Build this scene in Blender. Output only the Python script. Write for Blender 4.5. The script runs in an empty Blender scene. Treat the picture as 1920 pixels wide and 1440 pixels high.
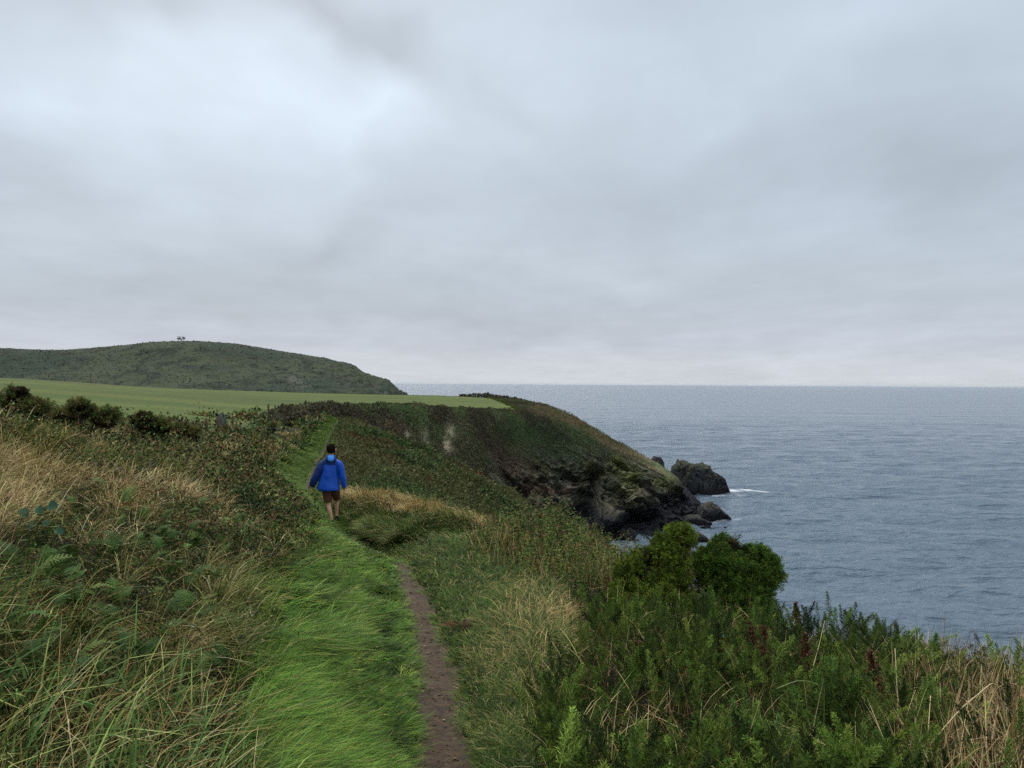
import bpy, math, random
import numpy as np
from mathutils import Vector, Matrix

rng = np.random.default_rng(7)
random.seed(7)
sc = bpy.context.scene
COL = sc.collection

# ------------------------------------------------------------------ camera
F, CX, HY = 1450.0, 960.0, 720.0        # focal length and principal point in photo pixels
cd = bpy.data.cameras.new("camera")
cam = bpy.data.objects.new("camera", cd); COL.objects.link(cam)
cd.sensor_width = 36.0; cd.lens = 36.0 * F / 1920.0
cd.clip_start = 0.05; cd.clip_end = 200000.0
cam.location = (0, 0, 0)
cam.rotation_euler = (math.radians(90.0), math.radians(-0.33), 0)
sc.camera = cam

# ------------------------------------------------------------------ view
sc.view_settings.view_transform = 'Standard'; sc.view_settings.look = 'None'
sc.view_settings.exposure = 0.0; sc.view_settings.gamma = 1.0
sc.view_settings.use_curve_mapping = False
sc.render.engine = 'CYCLES'
sc.cycles.use_denoising = False
sc.cycles.sample_clamp_indirect = 4.0
sc.cycles.max_bounces = 6; sc.cycles.diffuse_bounces = 1; sc.cycles.glossy_bounces = 3
sc.cycles.transmission_bounces = 2; sc.cycles.volume_bounces = 0
sc.cycles.use_adaptive_sampling = True; sc.cycles.adaptive_threshold = 0.006
sc.render.film_transparent = False

def s2l(r, g, b):
    f = lambda c: (c/255/12.92) if c/255 <= .04045 else ((c/255+.055)/1.055)**2.4
    return (f(r), f(g), f(b), 1.0)

# ------------------------------------------------------------------ world: overcast cloud over a Nishita sky
SUN_EL, SUN_AZ = math.radians(48), math.radians(-20)      # azimuth measured from +Y towards +X
w = bpy.data.worlds.new("World"); sc.world = w; w.use_nodes = True
nt = w.node_tree; nt.nodes.clear(); N = nt.nodes; L = nt.links
out = N.new('ShaderNodeOutputWorld')
sky = N.new('ShaderNodeTexSky'); sky.sky_type = 'NISHITA'; sky.sun_disc = False
sky.sun_elevation = SUN_EL; sky.sun_rotation = SUN_AZ; sky.dust_density = 4.0
bg1 = N.new('ShaderNodeBackground'); bg1.inputs[1].default_value = 0.08
L.new(sky.outputs[0], bg1.inputs[0])
tc = N.new('ShaderNodeTexCoord')

def math_node(op, a=None, b=None, clamp=False):
    m = N.new('ShaderNodeMath'); m.operation = op; m.use_clamp = clamp
    for i, v in enumerate((a, b)):
        if v is None: continue
        if isinstance(v, (int, float)): m.inputs[i].default_value = v
        else: L.new(v, m.inputs[i])
    return m.outputs[0]
def mix_col(fac, a, b, blend='MIX'):
    m = N.new('ShaderNodeMix'); m.data_type = 'RGBA'; m.blend_type = blend
    if isinstance(fac, (int, float)): m.inputs[0].default_value = fac
    else: L.new(fac, m.inputs[0])
    for i, v in ((6, a), (7, b)):
        if isinstance(v, tuple): m.inputs[i].default_value = v
        else: L.new(v, m.inputs[i])
    return m.outputs[2]
sep = N.new('ShaderNodeSeparateXYZ'); L.new(tc.outputs['Generated'], sep.inputs[0])
elev = sep.outputs[2]
# vertical structure of the cloud deck (function of elevation)
ramp = N.new('ShaderNodeValToRGB'); L.new(elev, ramp.inputs[0])
cr = ramp.color_ramp; cr.interpolation = 'EASE'
stops = [(0.0, (196, 201, 207)), (0.022, (191, 197, 205)), (0.055, (179, 187, 199)), (0.12, (172, 183, 194)),
         (0.21, (174, 186, 198)), (0.33, (181, 194, 206)), (0.44, (179, 192, 205)), (0.62, (232, 238, 246)), (1.0, (240, 244, 250))]
cr.elements[0].position = 0; cr.elements[0].color = s2l(*[v+9 for v in stops[0][1]])
cr.elements[1].position = 1; cr.elements[1].color = (1.5, 1.56, 1.66, 1)
for p, c in stops[1:-1]:
    e = cr.elements.new(p); e.color = s2l(*[v+9 for v in c])
# soft streaky noise, projected on a flat cloud deck
zc = math_node('MAXIMUM', math_node('ADD', elev, 0.10), 0.05)
dx = math_node('DIVIDE', sep.outputs[0], zc); dy = math_node('DIVIDE', sep.outputs[1], zc)
comb = N.new('ShaderNodeCombineXYZ'); L.new(dx, comb.inputs[0]); L.new(dy, comb.inputs[1])
def cloud_noise(scale, detail, rough, dist, off, sx=1, sy=1, rot=0.0):
    mp = N.new('ShaderNodeMapping'); L.new(comb.outputs[0], mp.inputs[0])
    mp.inputs['Location'].default_value = off; mp.inputs['Scale'].default_value = (sx, sy, 1)
    mp.inputs['Rotation'].default_value = (0, 0, rot)
    n = N.new('ShaderNodeTexNoise'); L.new(mp.outputs[0], n.inputs['Vector'])
    n.inputs['Scale'].default_value = scale; n.inputs['Detail'].default_value = detail
    n.inputs['Roughness'].default_value = rough; n.inputs['Distortion'].default_value = dist
    return n.outputs[0]
n1 = cloud_noise(0.85, 4, 0.5, 0.5, (3.1, 1.7, 0), 1.0, 0.8, 0.5)
n2 = cloud_noise(3.4, 7, 0.6, 0.2, (8.4, 5.1, 0), 1.0, 0.7, 0.3)
# distorted direction so that the cloud shapes have soft uneven edges
dn = N.new('ShaderNodeTexNoise'); dn.inputs['Scale'].default_value = 4.5; dn.inputs['Detail'].default_value = 3
L.new(tc.outputs['Generated'], dn.inputs['Vector'])
vm = N.new('ShaderNodeVectorMath'); vm.operation = 'SUBTRACT'; L.new(dn.outputs['Color'], vm.inputs[0]); vm.inputs[1].default_value = (.5, .5, .5)
vs = N.new('ShaderNodeVectorMath'); vs.operation = 'SCALE'; L.new(vm.outputs[0], vs.inputs[0]); vs.inputs['Scale'].default_value = 0.22
va = N.new('ShaderNodeVectorMath'); va.operation = 'ADD'; L.new(tc.outputs['Generated'], va.inputs[0]); L.new(vs.outputs[0], va.inputs[1])
def cloud_patch(px, py, rx, ry, rot):
    """soft elliptical mass of cloud around a direction; returns 0..1"""
    d = Vector(((px-CX)/F, 1.0, -(py-HY)/F)); r = d.length; d.normalize()
    m = Matrix.Rotation(math.atan2(-d.x, d.y), 3, 'Z') @ Matrix.Rotation(math.asin(d.z), 3, 'X') @ Matrix.Rotation(math.radians(rot), 3, 'Y')
    mp = N.new('ShaderNodeMapping'); mp.vector_type = 'TEXTURE'
    L.new(va.outputs[0], mp.inputs[0])
    mp.inputs['Location'].default_value = d
    mp.inputs['Rotation'].default_value = m.to_euler('XYZ')
    mp.inputs['Scale'].default_value = (rx/F/r, 1.0, ry/F/r)
    g = N.new('ShaderNodeTexGradient'); g.gradient_type = 'SPHERICAL'; L.new(mp.outputs[0], g.inputs[0])
    return math_node('SMOOTHSTEP' if False else 'POWER', g.outputs['Fac'], 1.3)
col = ramp.outputs[0]
# streak noise: +-12 %
amp = math_node('MULTIPLY_ADD', n1, 0.24); amp.node.inputs[2].default_value = 0.88
amp2 = math_node('MULTIPLY_ADD', n2, 0.20); amp2.node.inputs[2].default_value = 0.90
val = math_node('MULTIPLY', amp, amp2)
PATCHES = [  # px, py, rx, ry, rotation, gain
    (500, 200, 760, 300, -18, .19), (690, 245, 240, 120, -20, .16), (240, 130, 420, 150, -8, .10), (60, 240, 260, 90, 0, .10),
    (250, 10, 420, 110, -14, -.20), (700, 110, 280, 85, 38, -.22), (600, 10, 260, 80, 20, -.12), (850, 120, 420, 110, 22, -.07),
    (1820, 270, 520, 200, 20, -.16), (1500, 60, 360, 120, -10, .10), (1120, 330, 520, 130, -6, -.08),
    (560, 470, 340, 90, -20, -.13), (120, 560, 620, 90, 0, -.11), (860, 590, 620, 60, 2, -.12), (60, 380, 300, 70, 8, -.08), (1000, 200, 300, 60, 12, -.06), (1330, 250, 260, 50, -8, .06), (1150, 470, 300, 40, 3, .05),
    (1500, 430, 520, 110, 0, .07), (1560, 640, 700, 50, 0, .07), (1300, 540, 420, 80, 0, -.05), (300, 330, 420, 90, 12, .06)]
for p in PATCHES:
    g = cloud_patch(*p[:5])
    m = math_node('MULTIPLY_ADD', g, p[5]); m.node.inputs[2].default_value = 1.0
    val = math_node('MULTIPLY', val, m)
cl = N.new('ShaderNodeVectorMath'); cl.operation = 'SCALE'; L.new(col, cl.inputs[0]); L.new(val, cl.inputs['Scale'])
bg2 = N.new('ShaderNodeBackground'); L.new(cl.outputs[0], bg2.inputs[0]); bg2.inputs[1].default_value = 1.14
mx = N.new('ShaderNodeMixShader'); mx.inputs[0].default_value = 0.9
L.new(bg1.outputs[0], mx.inputs[1]); L.new(bg2.outputs[0], mx.inputs[2]); L.new(mx.outputs[0], out.inputs[0])
w.cycles.sampling_method = 'MANUAL'; w.cycles.sample_map_resolution = 512

# ------------------------------------------------------------------ sun behind the cloud
sd = bpy.data.lights.new("sun", 'SUN'); sd.energy = 1.3; sd.angle = math.radians(25); sd.color = (1.0, 0.96, 0.90)
so = bpy.data.objects.new("sun", sd); COL.objects.link(so)
sdir = Vector((math.sin(SUN_AZ)*math.cos(SUN_EL), math.cos(SUN_AZ)*math.cos(SUN_EL), math.sin(SUN_EL)))
so.rotation_euler = sdir.to_track_quat('Z', 'Y').to_euler()

# ================================================================== helpers
def tag(o, label=None, cat=None, group=None, kind=None):
    if label: o['label'] = label
    if cat: o['category'] = cat
    if group: o['group'] = group
    if kind: o['kind'] = kind
    return o

def mesh_obj(name, verts, faces, mat=None, col=None, parent=None, smooth=False, attrs=None):
    """faces: list of int arrays (each n x k)"""
    me = bpy.data.meshes.new(name)
    verts = np.asarray(verts, dtype=np.float32).reshape(-1, 3)
    faces = [np.asarray(f, dtype=np.int32) for f in faces if len(f)]
    me.vertices.add(len(verts)); me.vertices.foreach_set('co', verts.ravel())
    tot = sum(f.size for f in faces); npoly = sum(len(f) for f in faces)
    me.loops.add(tot); me.polygons.add(npoly)
    me.loops.foreach_set('vertex_index', np.concatenate([f.ravel() for f in faces]))
    sizes = np.concatenate([np.full(len(f), f.shape[1], np.int32) for f in faces])
    starts = np.concatenate([[0], np.cumsum(sizes)[:-1]]).astype(np.int32)
    me.polygons.foreach_set('loop_start', starts)
    if smooth: me.polygons.foreach_set('use_smooth', np.ones(npoly, bool))
    me.update(calc_edges=True)
    if col is not None:
        a = me.attributes.new('Col', 'FLOAT_COLOR', 'POINT')
        c = np.ones((len(verts), 4), np.float32); c[:, :3] = col
        a.data.foreach_set('color', c.ravel())
    for k, v in (attrs or {}).items():
        a = me.attributes.new(k, 'FLOAT', 'POINT'); a.data.foreach_set('value', np.asarray(v, np.float32).ravel())
    if mat: me.materials.append(mat)
    o = bpy.data.objects.new(name, me); COL.objects.link(o)
    if parent: o.parent = parent
    return o

def empty(name, loc=(0, 0, 0), rz=0.0):
    o = bpy.data.objects.new(name, None); COL.objects.link(o); o.location = loc; o.rotation_euler = (0, 0, rz)
    o.empty_display_size = 0.2
    return o

def hash3(ix, iy, iz, seed):
    h = (ix.astype(np.int64)*374761393 + iy.astype(np.int64)*668265263 + iz.astype(np.int64)*2147483647 + seed*974634777)
    h = (h ^ (h >> 13)) * 1274126177
    h = h & 0xffffffff
    h = (h ^ (h >> 16)) * 2246822519 & 0xffffffff
    h = h ^ (h >> 13)
    return (h & 0xffffff) / float(0xffffff) * 2 - 1
def vnoise(x, y, z=0.0, seed=0):
    x, y, z = np.broadcast_arrays(np.asarray(x, float), np.asarray(y, float), np.asarray(z, float))
    ix, iy, iz = np.floor(x), np.floor(y), np.floor(z)
    fx, fy, fz = x-ix, y-iy, z-iz
    ix, iy, iz = ix.astype(np.int64), iy.astype(np.int64), iz.astype(np.int64)
    ux, uy, uz = [f*f*f*(f*(f*6-15)+10) for f in (fx, fy, fz)]
    r = 0
    for a in (0, 1):
        wx = ux if a else 1-ux
        for b in (0, 1):
            wy = uy if b else 1-uy
            for c in (0, 1):
                wz = uz if c else 1-uz
                r = r + wx*wy*wz*hash3(ix+a, iy+b, iz+c, seed)
    return r
def fbm(x, y, z=0.0, oct=4, seed=0, gain=.5, ridged=False):
    r, a, s, t = 0, 1.0, 1.0, 0
    for i in range(oct):
        n = vnoise(np.asarray(x)*s + i*17.3, np.asarray(y)*s + i*9.1, np.asarray(z)*s, seed+i)
        if ridged: n = 1-2*np.abs(n)
        r = r + a*n; t += a; a *= gain; s *= 2.03
    return r/t

def mk_mat(name):
    m = bpy.data.materials.new(name); m.use_nodes = True
    b = m.node_tree.nodes['Principled BSDF']
    return m, m.node_tree.nodes, m.node_tree.links, b

def veg_mat(name, rough=0.6, spec=0.25, transl=0.0, noise=None):
    m, n, l, b = mk_mat(name)
    a = n.new('ShaderNodeAttribute'); a.attribute_name = 'Col'
    b.inputs['Roughness'].default_value = rough; b.inputs['Specular IOR Level'].default_value = spec
    src = a.outputs['Color']
    if noise:
        t = n.new('ShaderNodeTexNoise'); t.inputs['Scale'].default_value = noise; t.inputs['Detail'].default_value = 5
        g = n.new('ShaderNodeNewGeometry'); l.new(g.outputs['Position'], t.inputs['Vector'])
        r = n.new('ShaderNodeMapRange'); r.inputs['From Min'].default_value = .25; r.inputs['From Max'].default_value = .75
        r.inputs['To Min'].default_value = .6; r.inputs['To Max'].default_value = 1.4; l.new(t.outputs['Fac'], r.inputs['Value'])
        v = n.new('ShaderNodeVectorMath'); v.operation = 'SCALE'; l.new(src, v.inputs[0]); l.new(r.outputs[0], v.inputs['Scale'])
        src = v.outputs[0]
    l.new(src, b.inputs['Base Color'])
    if transl > 0:
        tr = n.new('ShaderNodeBsdfTranslucent'); l.new(src, tr.inputs['Color'])
        mxs = n.new('ShaderNodeMixShader'); mxs.inputs[0].default_value = transl
        l.new(b.outputs[0], mxs.inputs[1]); l.new(tr.outputs[0], mxs.inputs[2])
        l.new(mxs.outputs[0], n['Material Output'].inputs['Surface'])
    return m

M_blade = veg_mat('grass_blades', .6, .06, .18)
M_dry = veg_mat('dry_stalks', .8, .05, .1)
M_leaf = veg_mat('scrub_leaves', .65, .06, .06)
M_gorse = veg_mat('gorse_spines', .65, .05, .08)
M_wood = veg_mat('weathered_wood', .85, .15, 0, 30)

def soil_mat(name, bump=0.4, scale=12.0):
    m, n, l, b = mk_mat(name)
    a = n.new('ShaderNodeAttribute'); a.attribute_name = 'Col'
    g = n.new('ShaderNodeNewGeometry')
    t = n.new('ShaderNodeTexNoise'); t.inputs['Scale'].default_value = scale; t.inputs['Detail'].default_value = 8; t.inputs['Roughness'].default_value = .65
    l.new(g.outputs['Position'], t.inputs['Vector'])
    r = n.new('ShaderNodeMapRange'); r.inputs['From Min'].default_value = .3; r.inputs['From Max'].default_value = .7
    r.inputs['To Min'].default_value = .55; r.inputs['To Max'].default_value = 1.45; l.new(t.outputs['Fac'], r.inputs['Value'])
    v = n.new('ShaderNodeVectorMath'); v.operation = 'SCALE'; l.new(a.outputs['Color'], v.inputs[0]); l.new(r.outputs[0], v.inputs['Scale'])
    l.new(v.outputs[0], b.inputs['Base Color'])
    b.inputs['Roughness'].default_value = .9; b.inputs['Specular IOR Level'].default_value = .2
    bp = n.new('ShaderNodeBump'); bp.inputs['Strength'].default_value = bump; bp.inputs['Distance'].default_value = 0.6/scale*2
    l.new(t.outputs['Fac'], bp.inputs['Height']); l.new(bp.outputs[0], b.inputs['Normal'])
    return m
M_soil = soil_mat('soil_and_litter')
M_far = soil_mat('far_vegetation', .8, 1.1)
M_rock = soil_mat('sea_rock', 1.0, 1.6)

def srgb(r, g, b, k=1.0):
    """albedo that renders near the given photo colour under this light"""
    c = np.array(s2l(r, g, b)[:3]) * k
    return c
K = 1.5
HAZE = 1.0e-5

# ================================================================== near ground (thin plate surface through surveyed points)
PATHL = np.array([(835,.6,-1.66),(835,2,-1.80),(832,4,-2.0),(832,5,-2.09),(820,6,-2.18),(805,7,-2.27),(793,8,-2.36),(768,10,-2.54),
    (753,12,-2.72),(735,13,-2.92),(675,15,-3.14),(628,17.5,-3.2),(590,20,-3.15),(573,22,-3.05),(585,28,-3.2),(603,35,-3.35),(620,50,-3.3),(630,62,-3.4),(636,75,-3.6)])
CTRL = [(500,4,-1.78),(200,4,-1.45),(-200,4,-.95),(-900,4,-.4),(-2200,4,-.1),(300,2,-1.6),(-500,2,-1.3),(-2500,2,-.7),(-1500,.6,-1.5),(3000,.6,-1.7),
 (560,7,-2.02),(350,7,-1.6),(0,7,-1.05),(-600,7,-.5),(-1500,7,-.3),(600,11,-2.42),(450,11,-1.95),(250,11,-1.28),(0,11,-.68),(-500,11,-.5),(-1300,11,-.5),
 (520,15,-2.45),(350,15,-1.68),(200,15,-1.12),(0,15,-.82),(-500,15,-.8),(520,20,-2.5),(450,20,-2.15),(300,20,-1.55),(0,20,-1.3),(-500,20,-1.2),(-1200,20,-1.2),
 (540,28,-2.75),(450,28,-2.3),(350,28,-1.85),(200,28,-2.0),(-200,30,-2.4),(-1200,30,-2.6),
 (570,45,-2.85),(500,45,-2.4),(430,45,-2.3),(300,45,-3.0),(-200,50,-4),(-1200,50,-4),(600,72,-3.0),(520,72,-2.9),(400,72,-4),(100,80,-5),(-1200,90,-6),(600,95,-4.5),(400,95,-5.5),
 (1300,2,-1.8),(2200,2,-1.9),(3500,2,-2.4),(1000,4,-2.02),(1300,4,-2.12),(1700,4,-2.12),(2200,4,-2.1),(3000,4,-2.3),
 (1000,6,-2.22),(1300,6,-2.36),(1600,6,-2.42),(1900,6,-2.42),(2400,6,-2.75),(3200,6,-3.9),(1000,8,-2.42),(1200,8,-2.52),(1400,8,-2.7),(1700,8,-2.95),(2000,8,-3.5),(2600,8,-4.8),
 (900,11,-2.65),(1050,11,-2.75),(1200,11,-3.05),(1400,11,-4.0),(1700,11,-5.4),(2200,11,-7.5),(3000,11,-11),
 (850,15,-2.95),(1000,15,-3.15),(1100,15,-3.45),(1250,15,-4.7),(1500,15,-7.2),(2000,15,-11),(2700,16,-16),
 (700,18.5,-2.98),(800,17.5,-3.15),(880,16.5,-3.25),(1000,20,-4.7),(1200,20,-7.2),(1500,20,-10.5),(2000,20,-15),(2700,22,-21),
 (700,30,-3.75),(800,30,-4.85),(900,30,-6.2),(1000,30,-7.6),(1300,30,-13),(2000,28,-22),(2700,30,-27),
 (700,45,-4.2),(800,45,-5.45),(900,45,-7.0),(1000,45,-8.9),(1300,45,-17),(1700,45,-26),(2500,45,-31),
 (700,70,-4.7),(800,67,-6.35),(900,64,-8.3),(1000,60,-10.2),(1100,60,-14),(1300,60,-23),(1600,60,-30),(2200,60,-34),(3000,60,-34),
 (690,92,-9.5),(800,92,-15),(900,92,-20),(1000,92,-24),(1100,92,-28),(1300,92,-33),(1700,92,-35),(2500,92,-36)]
CTRL = np.array(CTRL + [tuple(p) for p in PATHL], float)
def warp(px, Y): return np.stack([px/420.0, 2.1*np.log(Y)], -1)
def tps_k(r2): return 0.5*r2*np.log(np.maximum(r2, 1e-12))
_c = warp(CTRL[:, 0], CTRL[:, 1]); _n = len(_c)
_d2 = ((_c[:, None]-_c[None])**2).sum(-1)
_A = np.zeros((_n+3, _n+3)); _A[:_n, :_n] = tps_k(_d2) + np.eye(_n)*2e-3
_A[:_n, _n] = 1; _A[:_n, _n+1:] = _c; _A[_n, :_n] = 1; _A[_n+1:, :_n] = _c.T
# interpolate the depression angle-like value z/Y^0.6 for even weighting
_w = np.linalg.solve(_A, np.concatenate([CTRL[:, 2]/CTRL[:, 1]**.6, np.zeros(3)]))
PX_P = PATHL[:, 0]; Y_P = PATHL[:, 1]; X_P = (PX_P-CX)/F*Y_P
def path_x(Y): return np.interp(Y, Y_P, X_P)
_gp = np.linspace(-3000, 4000, 400); _gl = np.linspace(math.log(.55), math.log(100), 260)
def _tps(px, Yc):
    q = warp(px, Yc); d2 = ((q[:, None]-_c[None])**2).sum(-1)
    return tps_k(d2) @ _w[:_n] + _w[_n] + q @ _w[_n+1:]
_GT = np.stack([_tps(_gp, np.full(len(_gp), math.exp(v))) for v in _gl])
def ground_z(x, Y, rough=True):
    x = np.asarray(x, float); Y = np.asarray(Y, float); sh = np.broadcast(x, Y).shape
    x, Y = [a.ravel() for a in np.broadcast_arrays(x, Y)]
    Yc = np.maximum(Y, .6); px = CX + F*x/Yc
    fu = np.clip((px-_gp[0])/(_gp[1]-_gp[0]), 0, len(_gp)-1.001); fv = np.clip((np.log(Yc)-_gl[0])/(_gl[1]-_gl[0]), 0, len(_gl)-1.001)
    iu, iv = fu.astype(int), fv.astype(int); fu, fv = fu-iu, fv-iv
    res = (_GT[iv, iu]*(1-fu)+_GT[iv, iu+1]*fu)*(1-fv)+(_GT[iv+1, iu]*(1-fu)+_GT[iv+1, iu+1]*fu)*fv
    z = res*Yc**.6
    d = x - path_x(Yc)
    if rough:
        am = np.clip((np.abs(d)-.3)/1.2, 0, 1)
        z = z + am*(.10*fbm(x*.9, Y*.9, 0, 3, 11) + .03*vnoise(x*4, Y*4, 0, 5))*np.clip(Yc/8, .6, 4)
        am2 = np.clip((Yc-24)/20, 0, 1)*am
        z = z + am2*.5*fbm(x*.28, Y*.28, 0, 4, 21)
        z = z - .07*np.exp(-(d/.24)**4)*(Yc < 30)
    return z.reshape(sh)

Yr = np.concatenate([np.geomspace(.6, 3, 60)[:-1], np.geomspace(3, 30, 430)[:-1], np.geomspace(30, 92, 190)])
Pc = np.concatenate([np.linspace(-2600, -150, 120)[:-1], np.linspace(-150, 2070, 620)[:-1], np.linspace(2070, 3600, 70)])
PG, YG = np.meshgrid(Pc, Yr); XG = (PG-CX)/F*YG
ZG = ground_z(XG, YG)
def grid_faces(nr, nc):
    i = np.arange(nr*nc).reshape(nr, nc)
    return np.stack([i[:-1, :-1], i[:-1, 1:], i[1:, 1:], i[1:, :-1]], -1).reshape(-1, 4)
GV = np.stack([XG, YG, ZG], -1)
nn = fbm(XG*2.2, YG*2.2, 0, 4, 31)
base = srgb(30, 26, 18, 1.0)[None, None]*(1+.5*nn[..., None])
grn = srgb(60, 66, 38, .8)[None, None]
far = np.clip((YG-18)/20, 0, 1)[..., None]
gcol = base*(1-far)+grn*far*(1+.45*nn[..., None])
ground = mesh_obj('ground', GV, [grid_faces(len(Yr), len(Pc))], M_soil, gcol.reshape(-1, 3), smooth=True)
tag(ground, kind='structure')

# ------------------------------------------------------------------ footpath: worn earth draped on the ground
M_path, n, l, b = mk_mat('trodden_earth')
g = n.new('ShaderNodeNewGeometry'); t = n.new('ShaderNodeTexNoise'); t.inputs['Scale'].default_value = 14; t.inputs['Detail'].default_value = 10; t.inputs['Roughness'].default_value = .78
l.new(g.outputs['Position'], t.inputs['Vector'])
r = n.new('ShaderNodeValToRGB'); l.new(t.outputs['Fac'], r.inputs[0])
r.color_ramp.elements[0].position = .36; r.color_ramp.elements[0].color = (*srgb(40, 27, 13, 1.0), 1)
r.color_ramp.elements[1].position = .68; r.color_ramp.elements[1].color = (*srgb(102, 76, 44, 1.05), 1)
v = n.new('ShaderNodeTexVoronoi'); v.inputs['Scale'].default_value = 55; l.new(g.outputs['Position'], v.inputs['Vector'])
bp = n.new('ShaderNodeBump'); bp.inputs['Strength'].default_value = 1.0; bp.inputs['Distance'].default_value = .04
ad = n.new('ShaderNodeMath'); ad.operation = 'MULTIPLY_ADD'; ad.inputs[1].default_value = -.35; l.new(v.outputs['Distance'], ad.inputs[0]); l.new(t.outputs['Fac'], ad.inputs[2])
l.new(ad.outputs[0], bp.inputs['Height']); l.new(bp.outputs[0], b.inputs['Normal']); l.new(r.outputs[0], b.inputs['Base Color'])
b.inputs['Roughness'].default_value = .8
def ss(x, a, b): t_ = np.clip((x-a)/(b-a), 0, 1); return t_*t_*(3-2*t_)
ys = np.concatenate([np.linspace(.8, 13.2, 1100), np.linspace(13.4, 38, 200)])
tt = np.linspace(-1.25, 1.25, 31)
def path_hw(Y): return np.where(Y > 13.5, .085, .212-.004*np.minimum(Y, 13)-.055*np.clip((Y-9.5)/3, 0, 1)) + .030*vnoise(Y*1.3, 3.3, 0, 8) + .022*vnoise(Y*4, 1.3, 0, 9)
YY, TT = np.meshgrid(ys, tt, indexing='ij')
XX = path_x(YY) + TT*(path_hw(YY)+.03*vnoise(YY*3, TT*2, 0, 9))
ZZ = ground_z(XX, YY) + .012 + .016*fbm(XX*6, YY*6, 0, 4, 3, .55) + .02*np.abs(TT)**2*(YY < 20) - .09*ss(YY, 12.2, 13.2)*(YY < 19) - .03*(np.abs(TT) > .97)
path = mesh_obj('path', np.stack([XX, YY, ZZ], -1), [grid_faces(len(ys), len(tt))[:, ::-1]], M_path, smooth=True)
tag(path, kind='structure')

# small stones, clods and bits of straw trodden into the path
def pebbles(n):
    Yp = 2.6*(13/2.6)**rng.random(n); dp = rng.uniform(-1, 1, n)*path_hw(Yp)*.95; xp = path_x(Yp)+dp; zp = ground_z(xp, Yp)+.016
    ico = np.array([(0, 0, 1), (.9, 0, .4), (.28, .85, .4), (-.72, .52, .4), (-.72, -.52, .4), (.28, -.85, .4), (.72, .52, -.4), (-.28, .85, -.4), (-.9, 0, -.4), (-.28, -.85, -.4), (.72, -.52, -.4), (0, 0, -1)], float)
    fi = [(0,1,2),(0,2,3),(0,3,4),(0,4,5),(0,5,1),(1,6,2),(2,7,3),(3,8,4),(4,9,5),(5,10,1),(6,7,2),(7,8,3),(8,9,4),(9,10,5),(10,6,1),(11,7,6),(11,8,7),(11,9,8),(11,10,9),(11,6,10)]
    sz = rng.uniform(.002, .008, n)*np.clip(Yp/5, .8, 1.6); big = rng.random(n) < .06; sz[big] *= 1.8
    V = ico[None]*(1+rng.normal(0, .22, (n, 12, 1)))*sz[:, None, None]*np.stack([rng.uniform(.8, 1.6, n), rng.uniform(.8, 1.4, n), rng.uniform(.4, .8, n)], -1)[:, None]+np.stack([xp, Yp, zp], -1)[:, None]
    Fp = (np.array(fi)[None]+(np.arange(n)*12)[:, None, None]).reshape(-1, 3)
    cp = np.array([srgb(80, 64, 50, 1.3), srgb(100, 82, 66, 1.3), srgb(140, 126, 110, 1.2), srgb(66, 52, 40, 1.3)])[rng.choice(4, n, p=[.4, .33, .07, .2])]
    return V.reshape(-1, 3), Fp, np.repeat(cp, 12, 0)
V, Fp, C = pebbles(1000)
tag(mesh_obj('pebbles', V, [Fp], M_soil, C), 'small stones and clods of earth on the trodden path', 'pebbles', kind='stuff')

# ================================================================== headland, field, hill (lofts through surveyed lines)
def _unused(): pass
def pchip(xk, yk, x):
    h = np.diff(xk); d = np.diff(yk)/h; m = np.zeros(len(xk))
    for i in range(1, len(xk)-1):
        if d[i-1]*d[i] > 0:
            w1 = 2*h[i]+h[i-1]; w2 = h[i]+2*h[i-1]; m[i] = (w1+w2)/(w1/d[i-1]+w2/d[i])
    m[0] = d[0]; m[-1] = d[-1]
    i = np.clip(np.searchsorted(xk, x)-1, 0, len(xk)-2); t = (x-xk[i])/h[i]
    return (yk[i]*(1+2*t)*(1-t)**2 + m[i]*h[i]*t*(1-t)**2 + yk[i+1]*t*t*(3-2*t) + m[i+1]*h[i]*t*t*(t-1))
def loft(cols, pxs, seg):
    """cols: {px: [(Y, py), ...]} the same number of knots in each; returns px, Y, z grids. seg: rows per span"""
    ks = np.array(sorted(cols)); K_ = len(cols[ks[0]])
    Yk = np.array([[c[0] for c in cols[k]] for k in ks], float)
    Zk = np.array([[-(c[1]-HY)/F*c[0] for c in cols[k]] for k in ks], float)
    Yi = np.stack([pchip(ks, Yk[:, j], pxs) for j in range(K_)]); Zi = np.stack([pchip(ks, Zk[:, j], pxs) for j in range(K_)])
    tv = np.concatenate([np.linspace(j, j+1, seg[j]+1)[:-1] for j in range(K_-1)] + [[K_-1.0]])
    Yo = np.empty((len(tv), len(pxs))); Zo = np.empty_like(Yo)
    for i in range(len(pxs)):
        Yo[:, i] = pchip(np.arange(K_), Yi[:, i], tv); Zo[:, i] = pchip(np.arange(K_), Zi[:, i], tv)
    return np.broadcast_to(pxs, Yo.shape), Yo, Zo, tv

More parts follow.
